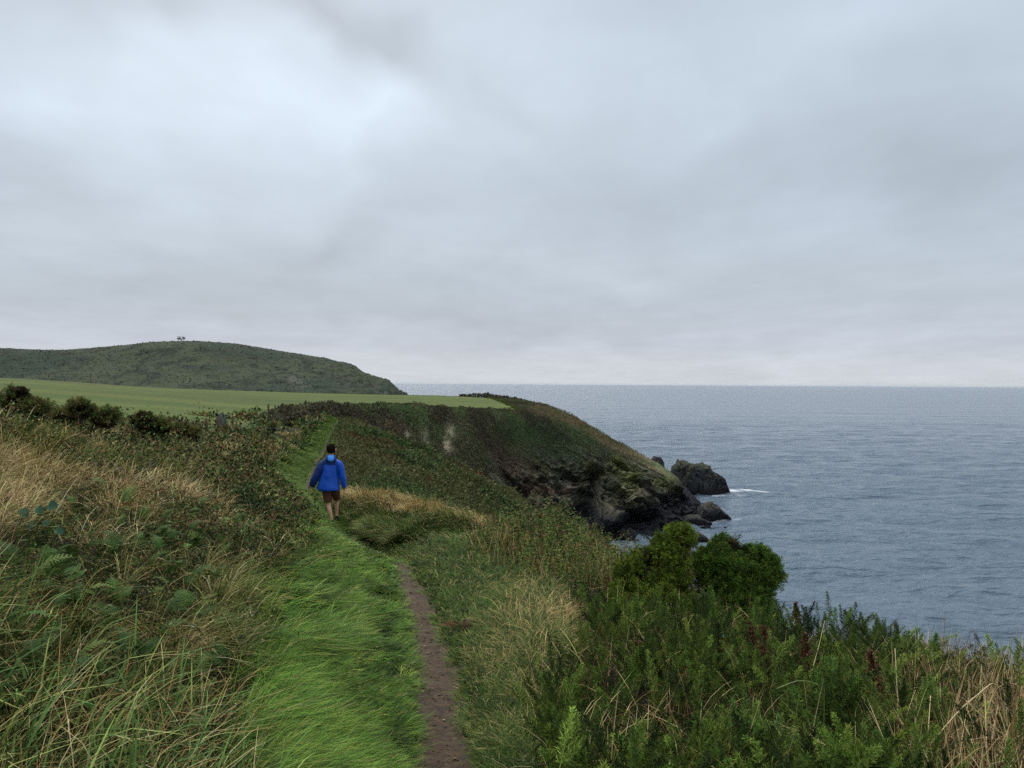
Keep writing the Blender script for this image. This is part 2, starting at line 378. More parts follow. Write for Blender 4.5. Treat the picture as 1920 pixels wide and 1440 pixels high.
HEAD = {-1400: [(12,775),(14,775),(16,775),(18,774),(40,752),(300,700),(360,740)],
 0:    [(16,800),(17,800),(18,800),(20,797),(60,748),(300,714),(360,745)],
 300:  [(22,812),(23,812),(24,812),(26,806),(70,758),(320,731),(380,750)],
 420:  [(30,812),(31,810),(32,808),(34,800),(90,760),(330,735),(390,755)],
 520:  [(46,800),(47,797),(48,795),(52,785),(110,760),(335,737.5),(400,757)],
 600:  [(68,800),(70,794),(73,784),(78,769),(140,756),(340,739.5),(400,758)],
 680:  [(84,850),(88,828),(94,800),(104,766),(170,754),(345,741),(400,765)],
 760:  [(94,905),(100,862),(108,805),(120,764),(200,752),(350,742),(400,780)],
 860:  [(112,960),(120,890),(138,812),(150,769),(220,755),(350,744),(400,800)],
 960:  [(128,1010),(140,930),(160,845),(180,771),(240,758),(330,749),(370,820)],
 1010: [(135,1030),(144,945),(166,862),(192,778),(210,768),(240,758),(290,860)],
 1060: [(140,1033),(150,958),(172,880),(200,795),(212,784),(222,775),(262,900)],
 1130: [(148,1018),(158,950),(176,893),(202,835),(212,822),(220,815),(255,910)],
 1200: [(150,1020),(161,962),(180,908),(200,868),(209,857),(215,850),(245,915)],
 1260: [(158,1005),(170,970),(184,932),(197,902),(203,892),(208,886),(230,925)],
 1300: [(162,997),(174,972),(184,955),(191,940),(196,933),(200,928),(216,945)],
 1345: [(165,1000),(174,985),(180,977),(184,969),(187,966),(190,964),(200,975)],
 1420: [(166,1010),(174,1005),(180,1000),(184,995),(187,992),(190,990),(200,990)]}
pxs = np.concatenate([np.linspace(-1400, 560, 200)[:-1], np.linspace(560, 1420, 560)])
hp, hY, hZ, tv = loft(HEAD, pxs, [26, 70, 80, 30, 60, 10])
hX = (hp-CX)/F*hY
def blocks(x, y, z, sc_b, seed, tilt=.7):
    """angular rock: every point takes the tilted plane of its nearest joint block"""
    sh = x.shape; x, y, z = x.ravel()*sc_b, y.ravel()*sc_b, z.ravel()*sc_b
    ix, iy, iz = np.floor(x).astype(np.int64), np.floor(y).astype(np.int64), np.floor(z).astype(np.int64)
    bd = np.full(len(x), 1e9); val = np.zeros(len(x))
    for a in (-1, 0, 1):
        for b_ in (-1, 0, 1):
            for c_ in (-1, 0, 1):
                jx, jy, jz = ix+a, iy+b_, iz+c_
                qx = jx+.5+.45*hash3(jx, jy, jz, seed); qy = jy+.5+.45*hash3(jx, jy, jz, seed+1); qz = jz+.5+.45*hash3(jx, jy, jz, seed+2)
                dd_ = (x-qx)**2+(y-qy)**2+(z-qz)**2; m_ = dd_ < bd; bd = np.where(m_, dd_, bd)
                v_ = hash3(jx, jy, jz, seed+3)+tilt*((x-qx)*hash3(jx, jy, jz, seed+4)*1.5+(z-qz)*hash3(jx, jy, jz, seed+5)*1.5)
                val = np.where(m_, v_, val)
    return val.reshape(sh)
# rock and scrub relief: steep lower right is craggy, the rest is bushy
def head_relief(X, Y, Z, tvg):
    face = np.clip((3.0-tvg)/.4, 0, 1)                          # cliff side, not the field
    rocky = np.clip((-Z-13)/5 + .5*vnoise(X*.05, Y*.05, Z*.1, 77), 0, 1)*face
    sc_ = np.clip(Y/150, .3, 1.2)
    r1 = fbm(X*.10, Y*.10, Z*.16, 5, 41, .55, ridged=True)
    r2 = fbm(X*.35+Z*.2, Y*.35, Z*.5, 4, 51, .55, ridged=True)
    bush = fbm(X*.22, Y*.22, Z*.22, 4, 61)
    gully = fbm(X*.045, Y*.02, Z*.03, 3, 67)
    return face, rocky, sc_, r1, r2, bush, gully
tg = np.broadcast_to(tv[:, None], hY.shape)
face, rocky, sc_, r1, r2, bush, gully = head_relief(hX, hY, hZ, tg)
crest = (tg >= 3)
damp = np.clip(np.abs(hp-620)/120, 0, 1)*(hp > 620) 
pyh = HY - hZ/hY*F
edge = np.clip((tg-2.2)/.7, 0, 1)
fl_ = fbm((hX+hY*.6)*.33, hZ*.07, 0, 4, 43, .6, ridged=True)
bk1 = np.zeros_like(hX); bk2 = np.zeros_like(hX); mk_ = (rocky > .02)&(hp > 700)
bk1[mk_] = blocks(hX[mk_], hY[mk_], hZ[mk_]*.8, .22, 301); bk2[mk_] = blocks(hX[mk_]+hZ[mk_]*.4, hY[mk_], hZ[mk_]*1.3, .62, 311)
dn = face*damp*(rocky*(2.2*r1+1.0*r2+1.3*fl_+2.2*bk1+.9*bk2) + (1-rocky)*(1.1*bush+2.0*gully*(hp > 700)))*(1-.75*edge)
right = np.clip((hp-985)/60, 0, 1)
dn = dn + right*(tg > 2.9)*(.55*bush + .9*r2*np.clip((hp-1040)/60, 0, 1))
hX2 = hX + dn*.25; hY2 = hY - dn*1.0*(tg < 3.2); hZ2 = hZ + dn*.45
# sea caves and hollows at the foot of the cliff
for (cx_, cy_, rx, ry, dep) in ((1100, 945, 24, 38, 15), (1085, 985, 20, 20, 6), (1110, 905, 24, 16, 4), (1195, 985, 34, 30, 6), (1255, 955, 30, 22, 4), (820, 800, 20, 40, 3), (765, 800, 16, 34, 2.5), (1050, 1000, 16, 16, 4)):
    q = ((hp-cx_)/rx)**2 + ((pyh-cy_)/ry)**2
    m_ = np.exp(-q**1.5)*(tg < 3); hY2 = hY2 + dep*m_; hX2 = hX2 + m_*dep*(hp-CX)/F
for (cx_, cy_, rx, ry, dep) in ((1138, 975, 24, 18, 6), (1165, 890, 22, 34, 3.5), (1130, 860, 26, 24, 3), (1200, 955, 16, 26, 3), (1162, 935, 40, 10, 2.5), (842, 810, 10, 40, 2), (792, 800, 10, 40, 2)):
    q = ((hp-cx_)/rx)**2 + ((pyh-cy_)/ry)**2
    m_ = np.exp(-q**1.5)*(tg < 3); hY2 = hY2 - dep*m_; hX2 = hX2 - m_*dep*(hp-CX)/F
# cover colours: what grows or crops out where, and shade painted into the caves
X_, Y_, Z_ = hX2, hY2, hZ2
na = fbm(X_*.06, Y_*.06, Z_*.1, 4, 71); nb = fbm(X_*.25, Y_*.25, Z_*.3, 4, 72); nc = fbm(X_*.9, Y_*.9, Z_*.9, 3, 73)
def lerp(a, b, f): return a*(1-f[..., None]) + b*f[..., None]
def ss(x, a, b): t_ = np.clip((x-a)/(b-a), 0, 1); return t_*t_*(3-2*t_)
c_scrub = srgb(76, 73, 56, K); c_green = srgb(76, 92, 56, K); c_brown = srgb(96, 80, 62, K); c_tan = srgb(125, 105, 74, K)
c_rock = srgb(52, 50, 46, K); c_dark = srgb(26, 27, 30, K); c_lich = srgb(118, 110, 90, K); c_moss = srgb(78, 84, 42, K)
hc = np.broadcast_to(c_scrub, X_.shape+(3,)).copy()
hc = lerp(hc, c_green, ss(na+.25*nb, -.05, .25)*.9)
hc = lerp(hc, c_brown, ss(nb+.4*nc, .2, .5)*.6)
# green belt below the field on the right shoulder
def spot(px0, py0, rx, ry): return np.exp(-(((hp-px0)/rx)**2+((pyh-py0)/ry)**2))
hc = lerp(hc, srgb(52, 70, 42, K), np.clip(spot(980, 815, 90, 28)+spot(1060, 845, 70, 25), 0, 1)*.75)
hc = hc*(.80+.45*na+.25*nb)[..., None]
hc = lerp(hc, srgb(66, 56, 47, K), np.clip(spot(930, 880, 90, 45)+spot(850, 850, 60, 40), 0, 1)*.6)
rk = ss(-Z_-12.5 + 6*na+4*nb, 2, 8)*(face > 0)
hc = lerp(hc, c_rock, rk*.85)
hc = lerp(hc, c_moss, np.clip(rk*ss(nb, .05, .35)*.4, 0, 1))
hc = lerp(hc, c_lich, rk*ss(nc+.5*nb, .25, .5)*.35)
hc = lerp(hc, c_lich*.8, np.clip(spot(1135, 972, 26, 18)+.6*spot(1165, 935, 30, 8), 0, 1)*.55)
hc = lerp(hc, c_moss*1.15, np.clip(spot(1175, 895, 14, 26)+spot(1150, 870, 12, 18)+.7*spot(1240, 905, 30, 14), 0, 1)*.8)
hc = lerp(hc, srgb(92, 74, 60, K), np.clip(spot(1010, 925, 70, 7), 0, 1)*.8)
hc = lerp(hc, srgb(128, 116, 100, K), np.clip(spot(763, 822, 7, 18)+spot(800, 825, 10, 20)+spot(838, 838, 10, 24)+.5*spot(845, 810, 12, 20), 0, 1)*ss(nc+nb, -.3, .2)*.8)
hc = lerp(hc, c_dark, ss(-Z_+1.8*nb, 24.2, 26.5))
hc = lerp(hc, c_dark*.8, np.clip(spot(1100, 945, 22, 34)+spot(1195, 990, 34, 24)+spot(1262, 952, 26, 14)+spot(1080, 990, 22, 14), 0, 1)*.85)  # wet rock colour darkened further in the cave hollows to deepen their shade
hc = lerp(hc, srgb(98, 88, 66, K)*(1+.5*nc[..., None]), ss(hp, 985, 1010)*ss(tg, 2.75, 3.1)*(.35+.65*ss(nb, -.3, .2))*(1-ss(hp, 1190, 1260)))
_eb0 = lambda t, p: 972-26*(t-3)-14*np.maximum(t-4, 0)+5*vnoise(t*9, p*.02, 0, 6)
fieldm = ((tg >= 3.02) & (tg <= 5.0))*(hp < _eb0(tg, hp)+6)
strip = fbm(X_*.03, Y_*.25, 0, 3, 81)
fcol = lerp(np.broadcast_to(srgb(84, 102, 40, .68), hc.shape), srgb(104, 114, 48, .74), ss(strip, -.3, .4))
fcol = lerp(fcol, srgb(104, 92, 62, .72), ss(Y_, 150, 320)*ss(-hp, -500, -100)*.45)
fcol = lerp(fcol, srgb(72, 100, 36, .8), (1-ss(Y_, 25, 75))*.6)
fcol = lerp(fcol, c_tan*.9, (1-ss(tg, 3.02, 3.10))*ss(-hp, -640, -560)*.8)
fcol = fcol*(1+.22*fbm(X_*.05, Y_*.02, 0, 4, 83)+.10*fbm(X_*.4, Y_*.12, 0, 3, 84))[..., None]
hc = lerp(hc, fcol, fieldm.astype(float))
hc = lerp(hc, srgb(62, 60, 44, K), ss(hp, 650, 690)*(1-ss(hp, 985, 1000))*np.exp(-((tg-2.95)/.07)**2)*.9)
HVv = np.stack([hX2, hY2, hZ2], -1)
gf = grid_faces(*hY.shape)
row = gf[:, 0]//hY.shape[1]; colm = gf[:, 0] % hY.shape[1]
_eb = lambda t, p: 972-26*(t-3)-14*np.maximum(t-4, 0)+5*vnoise(t*9, p*.02, 0, 6)
isfield = (tv[row] >= 3.0) & (tv[row] < 5.0) & (pxs[colm] < _eb(tv[row], pxs[colm]))
def sub_mesh(V, F_, C_):
    u, inv = np.unique(F_, return_inverse=True); return V.reshape(-1, 3)[u], inv.reshape(F_.shape), C_.reshape(-1, 3)[u]
v_, f_, c_ = sub_mesh(HVv, gf[isfield], hc)
M_field = soil_mat('pasture', .5, 2.2)
field = mesh_obj('field', v_, [f_], M_field, c_, smooth=True); tag(field, kind='structure')
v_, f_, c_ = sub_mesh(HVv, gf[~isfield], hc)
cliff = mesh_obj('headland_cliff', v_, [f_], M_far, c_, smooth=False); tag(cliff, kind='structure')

# far hill
HSIL = [(-1500,700),(-700,672),(-400,662),(-100,657),(0,659),(100,661),(200,655),(280,646),(340,643),(420,646),(520,660),(600,672),(640,681),(655,684),(675,697),(700,707),(725,714),(738,726),(752,742),(800,775)]
hill_cols = {}
for px_, sy in HSIL:
    f = min(1, max(0, (px_-600)/150)) if px_ > 600 else 0
    hill_cols[px_] = [(400, 790), (470, 752+8*f), (540, (sy+742)/2+2), (610, sy), (720, sy+25+30*f), (860, 790)]
hpx = np.linspace(-1500, 800, 620)
qp, qY, qZ, tv2 = loft(hill_cols, hpx, [10, 50, 60, 30, 10])
qX = (qp-CX)/F*qY
hb = fbm(qX*.03, qY*.03, 0, 6, 91, .6); hr = fbm(qX*.09, qY*.09, 0, 4, 95, .6, ridged=True)
lowr = ss(qp, 560, 700)
t2 = np.broadcast_to(tv2[:, None], qY.shape); amp = (t2 > .8)*(t2 < 4.2)
qZ2 = qZ + amp*(2.0*hb + hr*(.7+3.0*lowr)+lowr*1.6*blocks(qX, qY, qZ, .11, 401) + .5*vnoise(qX*.35, qY*.35, 0, 93))*(1-.55*np.exp(-((t2-3)/.35)**2))
pq = HY - qZ2/qY*F
hcol = np.broadcast_to(srgb(50, 62, 50, K), qX.shape+(3,)).copy()
n_a = fbm(qX*.02, qY*.02, 0, 5, 96); n_b = fbm(qX*.12, qY*.12, 0, 4, 97); n_c = fbm(qX*.5, qY*.5, 0, 2, 98)
hcol = lerp(hcol, srgb(74, 78, 58, K), ss(n_a, -.05, .3)*.8)
hcol = lerp(hcol, srgb(92, 84, 66, K), ss(n_b+.3*n_c, .1, .5)*.55*ss(t2, 2.0, 2.9))
hcol = lerp(hcol, srgb(38, 46, 36, K), ss(n_b-.4*n_c+.2*n_a, .08, .4)*.85)
def spq(a, b_, c, d): return np.exp(-(((qp-a)/c)**2+((pq-b_)/d)**2))
hcol = lerp(hcol, srgb(112, 110, 100, K), .8*np.clip(spq(560, 722, 16, 9)+spq(355, 716, 10, 5)+spq(548, 712, 10, 5)+.8*spq(670, 692, 12, 6)+.6*spq(720, 718, 14, 7), 0, 1)*ss(n_b+n_c, -.2, .35)*.8)
hcol = lerp(hcol, srgb(86, 84, 76, K), lowr*ss(n_b, .0, .3)*.6)
hcol = hcol*.62*np.array([.96, 1.03, .92])
hill = mesh_obj('far_hill', np.stack([qX, qY, qZ2], -1), [grid_faces(*qY.shape)], M_far, hcol.reshape(-1, 3), smooth=True)
tag(hill, kind='structure')

# ================================================================== sea
SEA = -30.0
pyr = np.concatenate([np.geomspace(4000, 1290, 30)[:-1]-0, np.linspace(1290, 770, 700), HY + np.geomspace(50, .55, 170)[1:]])
Ys = 30.0*F/(pyr-HY)
cs = np.linspace(-1500, 3500, 1250)
SP, SY = np.meshgrid(cs, Ys); SX = (SP-CX)/F*SY
dYr = np.gradient(Ys)[:, None]
H = np.zeros_like(SX); DXs = np.zeros_like(SX)
wr = np.random.default_rng(3)
wind = math.radians(250)
for lam in np.geomspace(1.6, 32, 46):
    a = 0.0105*lam**.85
    th = wind + wr.normal(0, .55)
    kx, ky = math.cos(th)*2*math.pi/lam, math.sin(th)*2*math.pi/lam
    ph = kx*SX + ky*SY + wr.uniform(0, 6.28) + 1.5*vnoise(SX/lam/6, SY/lam/6, 0, int(lam*10))
    fade = np.clip((lam/np.maximum(dYr, SY*5000/1250/F) - 2.2)/2.5, 0, 1)
    s_ = np.sin(ph)
    H += a*fade*(s_ + .35*np.cos(2*ph))*(.6+.6*vnoise(SX/lam/9+5, SY/lam/9, 0, int(lam*7)))
SV = np.stack([SX, SY, SEA+H], -1)
# foam where swell breaks on the skerries and along the foot of the cliff
foam = np.zeros_like(SX)
FOAM = [(1398, 220, 2.2, 1.1, .6), (1378, 217.5, 2.6, .8, .6), (1330, 212, 8, 1.0, .35), (1240, 157, 8, 1.6, .3), (1345, 170, 6, 1.2, .25), (1420, 219, 7, 1.2, .35), (1170, 150, 8, 1.5, .3), (1310, 145, 6, 1.2, .25)]
for (fp, fy, rx, ry, s_) in FOAM:
    fx = (fp-CX)/F*fy
    foam += s_*1.4*np.exp(-(((SX-fx)/rx)**2+((SY-fy)/ry)**2))
fn = fbm(SX*.5, SY*.35, 0, 4, 14)
foam = np.clip(foam*1.3+fn*.9*(foam > .02)-.35, 0, 1)
caps = ss(fbm(SX*.35, SY*.18, 0, 4, 15), .50, .60)*(H > .10)*(SY < 600)*.6
foam = np.clip(foam+caps*0, 0, 1)
M_sea, n, l, b = mk_mat('sea_water')
b.inputs['Base Color'].default_value = (.105, .155, .205, 1); b.inputs['Roughness'].default_value = .15
b.inputs['IOR'].default_value = 1.33; b.inputs['Specular IOR Level'].default_value = .5
g = n.new('ShaderNodeNewGeometry')
def sea_noise(scale, sx, sy, detail, rot=.25):
    mp = n.new('ShaderNodeMapping'); l.new(g.outputs['Position'], mp.inputs[0]); mp.inputs['Scale'].default_value = (sx, sy, 1); mp.inputs['Rotation'].default_value = (0, 0, rot)
    t = n.new('ShaderNodeTexNoise'); t.inputs['Scale'].default_value = scale; t.inputs['Detail'].default_value = detail; t.inputs['Roughness'].default_value = .6
    l.new(mp.outputs[0], t.inputs['Vector']); return t.outputs['Fac']
a1 = sea_noise(.9, .55, 1.2, 5); a2 = sea_noise(.13, .5, 1.2, 5, .1); a3 = sea_noise(.02, .35, 1.2, 5, -.1)
def mth(op, *v):
    m = n.new('ShaderNodeMath'); m.operation = op
    for i, q in enumerate(v):
        if isinstance(q, (int, float)): m.inputs[i].default_value = q
        else: l.new(q, m.inputs[i])
    return m.outputs[0]
hgt = mth('ADD', mth('MULTIPLY', a1, .8), mth('ADD', mth('MULTIPLY', a2, 4.0), mth('MULTIPLY', a3, 26.0)))
bp = n.new('ShaderNodeBump'); bp.inputs['Strength'].default_value = 1.0; bp.inputs['Distance'].default_value = 1.0
l.new(hgt, bp.inputs['Height']); l.new(bp.outputs[0], b.inputs['Normal'])
fa = n.new('ShaderNodeAttribute'); fa.attribute_name = 'foam'
fo = n.new('ShaderNodeBsdfDiffuse'); fo.inputs[0].default_value = (.75, .78, .8, 1)
ms = n.new('ShaderNodeMixShader'); l.new(fa.outputs['Fac'], ms.inputs[0]); l.new(b.outputs[0], ms.inputs[1]); l.new(fo.outputs[0], ms.inputs[2])
l.new(ms.outputs[0], n['Material Output'].inputs['Surface'])
sea = mesh_obj('sea', SV, [grid_faces(*SX.shape)], M_sea, smooth=True, attrs={'foam': foam.ravel()})
tag(sea, kind='structure')

# ================================================================== vegetation builders
def unit(v): return v/np.maximum(np.linalg.norm(v, axis=-1, keepdims=True), 1e-9)
def ppx(x, Y): return CX + F*x/Y
def ppy(z, Y): return HY - F*z/Y
def scatter(n, Y0, Y1, P0, P1, mask, p=2.0):
    """n tries; ground density falls with distance as Y^-p; mask(px, py, Y, d, x) -> keep probability"""
    u = rng.random(n)
    if p == 2: Y = Y0*(Y1/Y0)**u
    else: q = 2-p; Y = (Y0**q + u*(Y1**q-Y0**q))**(1/q)
    px = rng.uniform(P0, P1, n); x = (px-CX)/F*Y
    z = ground_z(x, Y); d = x-path_x(Y)
    keep = rng.random(n) < mask(px, ppy(z, Y), Y, d, x)
    return np.stack([x, Y, z], -1)[keep], d[keep], px[keep], ppy(z, Y)[keep]

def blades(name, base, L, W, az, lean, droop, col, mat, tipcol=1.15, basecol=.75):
    """tapered grass blades of four spans; az direction of lean, droop extra bend"""
    n = len(base)
    h = np.stack([np.cos(az), np.sin(az), np.zeros(n)], -1)
    up = np.array([0, 0, 1.0])
    side = np.stack([-np.sin(az), np.cos(az), np.zeros(n)], -1)
    tw = rng.uniform(-.9, .9, n)[:, None]; side = unit(side*np.cos(tw)+h*np.sin(tw))
    V = []
    for t, wd in ((0, .8), (.3, 1.0), (.6, .8), (.84, .45), (1, 0)):
        ang = lean + droop*t
        # integrate a bending blade
        s_ = (np.sin(lean)*t + (1-np.cos(droop*t))*.5*np.cos(lean)*t)
        c_ = np.cos(lean)*t - .42*(droop*t*t)*np.sin(np.minimum(lean+droop*t, 2.6))
        p = base + (L*s_)[:, None]*h + (L*c_)[:, None]*up
        if wd > 0: V += [p-side*(W*wd/2)[:, None], p+side*(W*wd/2)[:, None]]
        else: V += [p]
    V = np.stack(V, 1)                                     # n,9,3
    i = np.arange(n)[:, None]*9
    q = np.concatenate([i+np.array([[a, a+1, a+3, a+2]]) for a in (0, 2, 4)], 0)
    t3 = i+np.array([[6, 7, 8]])
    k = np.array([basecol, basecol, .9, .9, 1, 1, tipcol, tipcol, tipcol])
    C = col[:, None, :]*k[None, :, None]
    return mesh_obj(name, V.reshape(-1, 3), [q, t3], mat, C.reshape(-1, 3))

def pick(cols, wts, n, var=.18):
    cols = np.array(cols); wts = np.array(wts, float); wts /= wts.sum()
    c = cols[rng.choice(len(cols), n, p=wts)]
    return c*(1+rng.normal(0, var, (n, 1)))*(1+rng.normal(0, .05, (n, 3)))

def leaf_geo(pos, dirn, size, asp, col):
    """folded leaf: 4 points, 2 triangles"""
    n = len(pos)
    d = unit(dirn); r = unit(rng.normal(size=(n, 3))); s = unit(np.cross(d, r)); nn_ = np.cross(s, d)
    L = size[:, None]; asp = np.asarray(asp)[:, None]
    p0 = pos; p2 = pos+d*L; m = pos+d*L*.45 - nn_*L*.08
    p1 = m+s*L*asp/2; p3 = m-s*L*asp/2
    V = np.stack([p0, p1, p2, p3], 1); i = np.arange(n)[:, None]*4
    Fc = np.concatenate([i+np.array([[0, 1, 2]]), i+np.array([[0, 2, 3]])])
    return V.reshape(-1, 3), Fc, np.repeat(col, 4, 0)
def leaves(name, *a, mat=None, parent=None):
    V, Fc, C = leaf_geo(*a); return mesh_obj(name, V, [Fc], mat or M_leaf, C, parent)

def instance(PV, PF, PC, pos, R, s, tint):
    """PV (m,3) prototype, copies baked at pos with rotation R (n,3,3), scale s (n,) or (n,3)"""
    n, m = len(pos), len(PV)
    s = np.asarray(s); s = s[:, None] if s.ndim == 1 else s
    V = np.einsum('nij,nmj->nmi', R, PV[None]*s[:, None, :]) + pos[:, None]
    Fc = (PF[None]+(np.arange(n)*m)[:, None, None]).reshape(-1, PF.shape[1])
    C = PC[None]*tint[:, None]
    return V.reshape(-1, 3), Fc, C.reshape(-1, 3)
def rot_to(axis, spin):
    """rotation matrices taking +Z to axis with spin about it"""
    a = unit(axis); n = len(a)
    r = np.where(np.abs(a[:, 2:3]) > .95, np.array([[1., 0, 0]]), np.array([[0, 0, 1.]]))
    x = unit(np.cross(r, a)); y = np.cross(a, x)
    c, s = np.cos(spin)[:, None], np.sin(spin)[:, None]
    return np.stack([x*c+y*s, -x*s+y*c, a], -1)

def shoot_proto(nb, L, rad, ns, sl, sw, seed, lite=(1.25, 1.2, 1.1), fuzz=.75):
    """a gorse shoot: stem with nb spiny side twigs, each of ns spines"""
    r = np.random.default_rng(seed); V = []; C = []
    for i in range(nb):
        t = (i+.5)/nb; a = i*2.4+r.normal(0, .3)
        prof = math.sin(min(1, (1-t)*(1.25 if fuzz > .6 else .85)+.10)*math.pi*.5)*(.55+.45*min(1, t*3))
        tip = .45+.55*t
        bl = rad*prof*r.uniform(.75, 1.25)
        o = np.array([0, 0, L*t]); dv = np.array([math.cos(a), math.sin(a), .75+t*.9]); dv /= np.linalg.norm(dv)
        for j in range(ns):
            u = (j+1)/ns; p = o+dv*bl*u*.85
            sd = dv*(1 if fuzz > .6 else .9)+r.normal(0, fuzz, 3); sd /= np.linalg.norm(sd)
            q = np.cross(sd, r.normal(size=3)); q /= np.linalg.norm(q)
            l_ = sl*r.uniform(.6, 1.2)
            V += [p-q*sw/2, p+q*sw/2, p+sd*l_]
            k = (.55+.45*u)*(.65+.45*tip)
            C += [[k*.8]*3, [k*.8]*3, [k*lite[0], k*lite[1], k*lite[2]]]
    # stem
    b0 = len(V); w_ = .004
    for a in range(3): V.append([w_*math.cos(a*2.1), w_*math.sin(a*2.1), -.15]); C.append([.5, .35, .3])
    V.append([0, 0, L]); C.append([.8, .8, .7])
    V = np.array(V, float); Fc = np.arange(b0).reshape(-1, 3)
    Fc = np.concatenate([Fc, [[b0, b0+1, b0+3], [b0+1, b0+2, b0+3], [b0+2, b0, b0+3]]])
    return V, Fc, np.array(C, float)

def frond_proto(npair=11, L=1.0, seed=0, droop=.35):
    """bracken frond: arched stalk with pinnae, each pinna a folded pair of toothed blades"""
    r = np.random.default_rng(seed); V = []; Fc = []; C = []
    def pt(t): return np.array([0, t*L*.93, .34*L*math.sin(t*2.1)-droop*L*t*t*.6])
    for i in range(npair):
        t = .22+.76*i/npair; w_ = .36*L*(1-t)**.75+.02; p = pt(t); f = pt(min(1, t+.05))-p; f /= np.linalg.norm(f)
        for s in (-1, 1):
            dv = np.array([s, .45, -.12+r.normal(0, .12)]); dv /= np.linalg.norm(dv); hw = .042*L
            for k in range(4):
                a0 = p+dv*w_*k/4; a1 = p+dv*w_*(k+.95)/4
                b = len(V); V += [a0+f*hw*(1-k*.2), a1+f*hw*.25, a1-f*hw*.35, a0-f*hw*(1-k*.2)]
                Fc += [[b, b+1, b+2, b+3]]; C += [[1+.06*k]*3]*4
    b = len(V)
    for t in (0, .33, .66, 1.0):
        p = pt(t); V += [p+[-.006*L, 0, 0], p+[.006*L, 0, 0]]; C += [[.9, .7, .5]]*2
    for k in range(3): Fc += [[b+2*k, b+2*k+1, b+2*k+3, b+2*k+2]]
    return np.array(V), np.array(Fc), np.array(C)
def rot_fr(az, tilt, roll):
    """frond frames: +Y of the prototype points to azimuth az raised by tilt"""
    ca, sa, ct, st = np.cos(az), np.sin(az), np.cos(tilt), np.sin(tilt)
    y = np.stack([ca*ct, sa*ct, st], -1); x = np.stack([sa, -ca, 0*sa], -1); z = np.cross(x, y)
    c, s = np.cos(roll)[:, None], np.sin(roll)[:, None]
    return np.stack([x*c+z*s, y, -x*s+z*c], -1)

def cat(parts):
    """merge several (V, F, C)"""
    V = np.concatenate([p[0] for p in parts]); C = np.concatenate([p[2] for p in parts])
    off = np.cumsum([0]+[len(p[0]) for p in parts[:-1]])
    by = {}
    for p, o in zip(parts, off): by.setdefault(p[1].shape[1], []).append(p[1]+o)
    return V, [np.concatenate(v) for v in by.values()], C

def tube_geo(pts, radii, k=7, ell=None, cap=True):
    """loft rings along pts; radii (n,) ; ell optional (n,2) semi-axes scaling; returns V, quads"""
    pts = np.asarray(pts, float); n = len(pts); V = []
    tang = np.gradient(pts, axis=0); tang = unit(tang)
    ref = np.array([0, 1.0, 0]) if abs(tang[0, 1]) < .8 else np.array([1.0, 0, 0])
    for i in range(n):
        x = np.cross(ref, tang[i]); x /= np.linalg.norm(x); y = np.cross(tang[i], x)
        ex, ey = (ell[i] if ell is not None else (1, 1))
        for a in range(k):
            th = 2*math.pi*a/k; V.append(pts[i]+radii[i]*(x*math.cos(th)*ex+y*math.sin(th)*ey))
    Q = [[i*k+a, i*k+(a+1) % k, (i+1)*k+(a+1) % k, (i+1)*k+a] for i in range(n-1) for a in range(k)]
    if cap:
        V += [pts[0], pts[-1]]; c0, c1 = n*k, n*k+1
        Tq = [[c0, (a+1) % k, a] for a in range(k)] + [[c1, (n-1)*k+a, (n-1)*k+(a+1) % k] for a in range(k)]
    else: Tq = []
    return np.array(V), np.array(Q), np.array(Tq, int).reshape(-1, 3)
def tubes(name, items, mat, parent=None, smooth=True):
    """items: list of (pts, radii, colour) joined in one mesh"""
    V = []; Q = []; T = []; C = []; o = 0
    for pts, rad, c in items:
        rad = np.full(len(pts), rad) if np.isscalar(rad) else np.asarray(rad)
        v, q, t = tube_geo(pts, rad, 6); V.append(v); Q.append(q+o); T.append(t+o); C.append(np.tile(c, (len(v), 1))); o += len(v)
    return mesh_obj(name, np.concatenate(V), [np.concatenate(Q), np.concatenate(T)], mat, np.concatenate(C), parent, smooth)

# ------------------------------------------------------------------ which plant grows where
VL = np.array([(780, 640), (985, 585), (1030, 565), (1080, 550), (1150, 510), (1250, 480), (1350, 480), (1440, 500), (1900, 540)], float)
VR = np.array([(1000, 860), (1060, 905), (1100, 1010), (1160, 1050), (1230, 1060), (1300, 1010), (1440, 985), (1900, 985)], float)
def m_verge(px, py, Y, d, x):
    b = np.interp(py, VL[:, 0], VL[:, 1]) + 70*fbm(x*1.2, Y*1.2, 0, 3, 101)
    return (ss(px-b, -70, 40))*(d < -path_hw(Y)*.9)*(Y < 17)
def m_right(px, py, Y, d, x):
    b = np.interp(py, VR[:, 0], VR[:, 1]) + 40*fbm(x*1.2, Y*1.2, 0, 3, 102)
    return (1-ss(px-b, -30, 40))*(d > path_hw(Y)*.9)*(Y < 14.5)
def blob(px, py, L_):
    r = 0
    for (a, b, rx, ry, w_) in L_: r = np.maximum(r, w_*np.exp(-(((px-a)/rx)**2+((py-b)/ry)**2)))
    return r
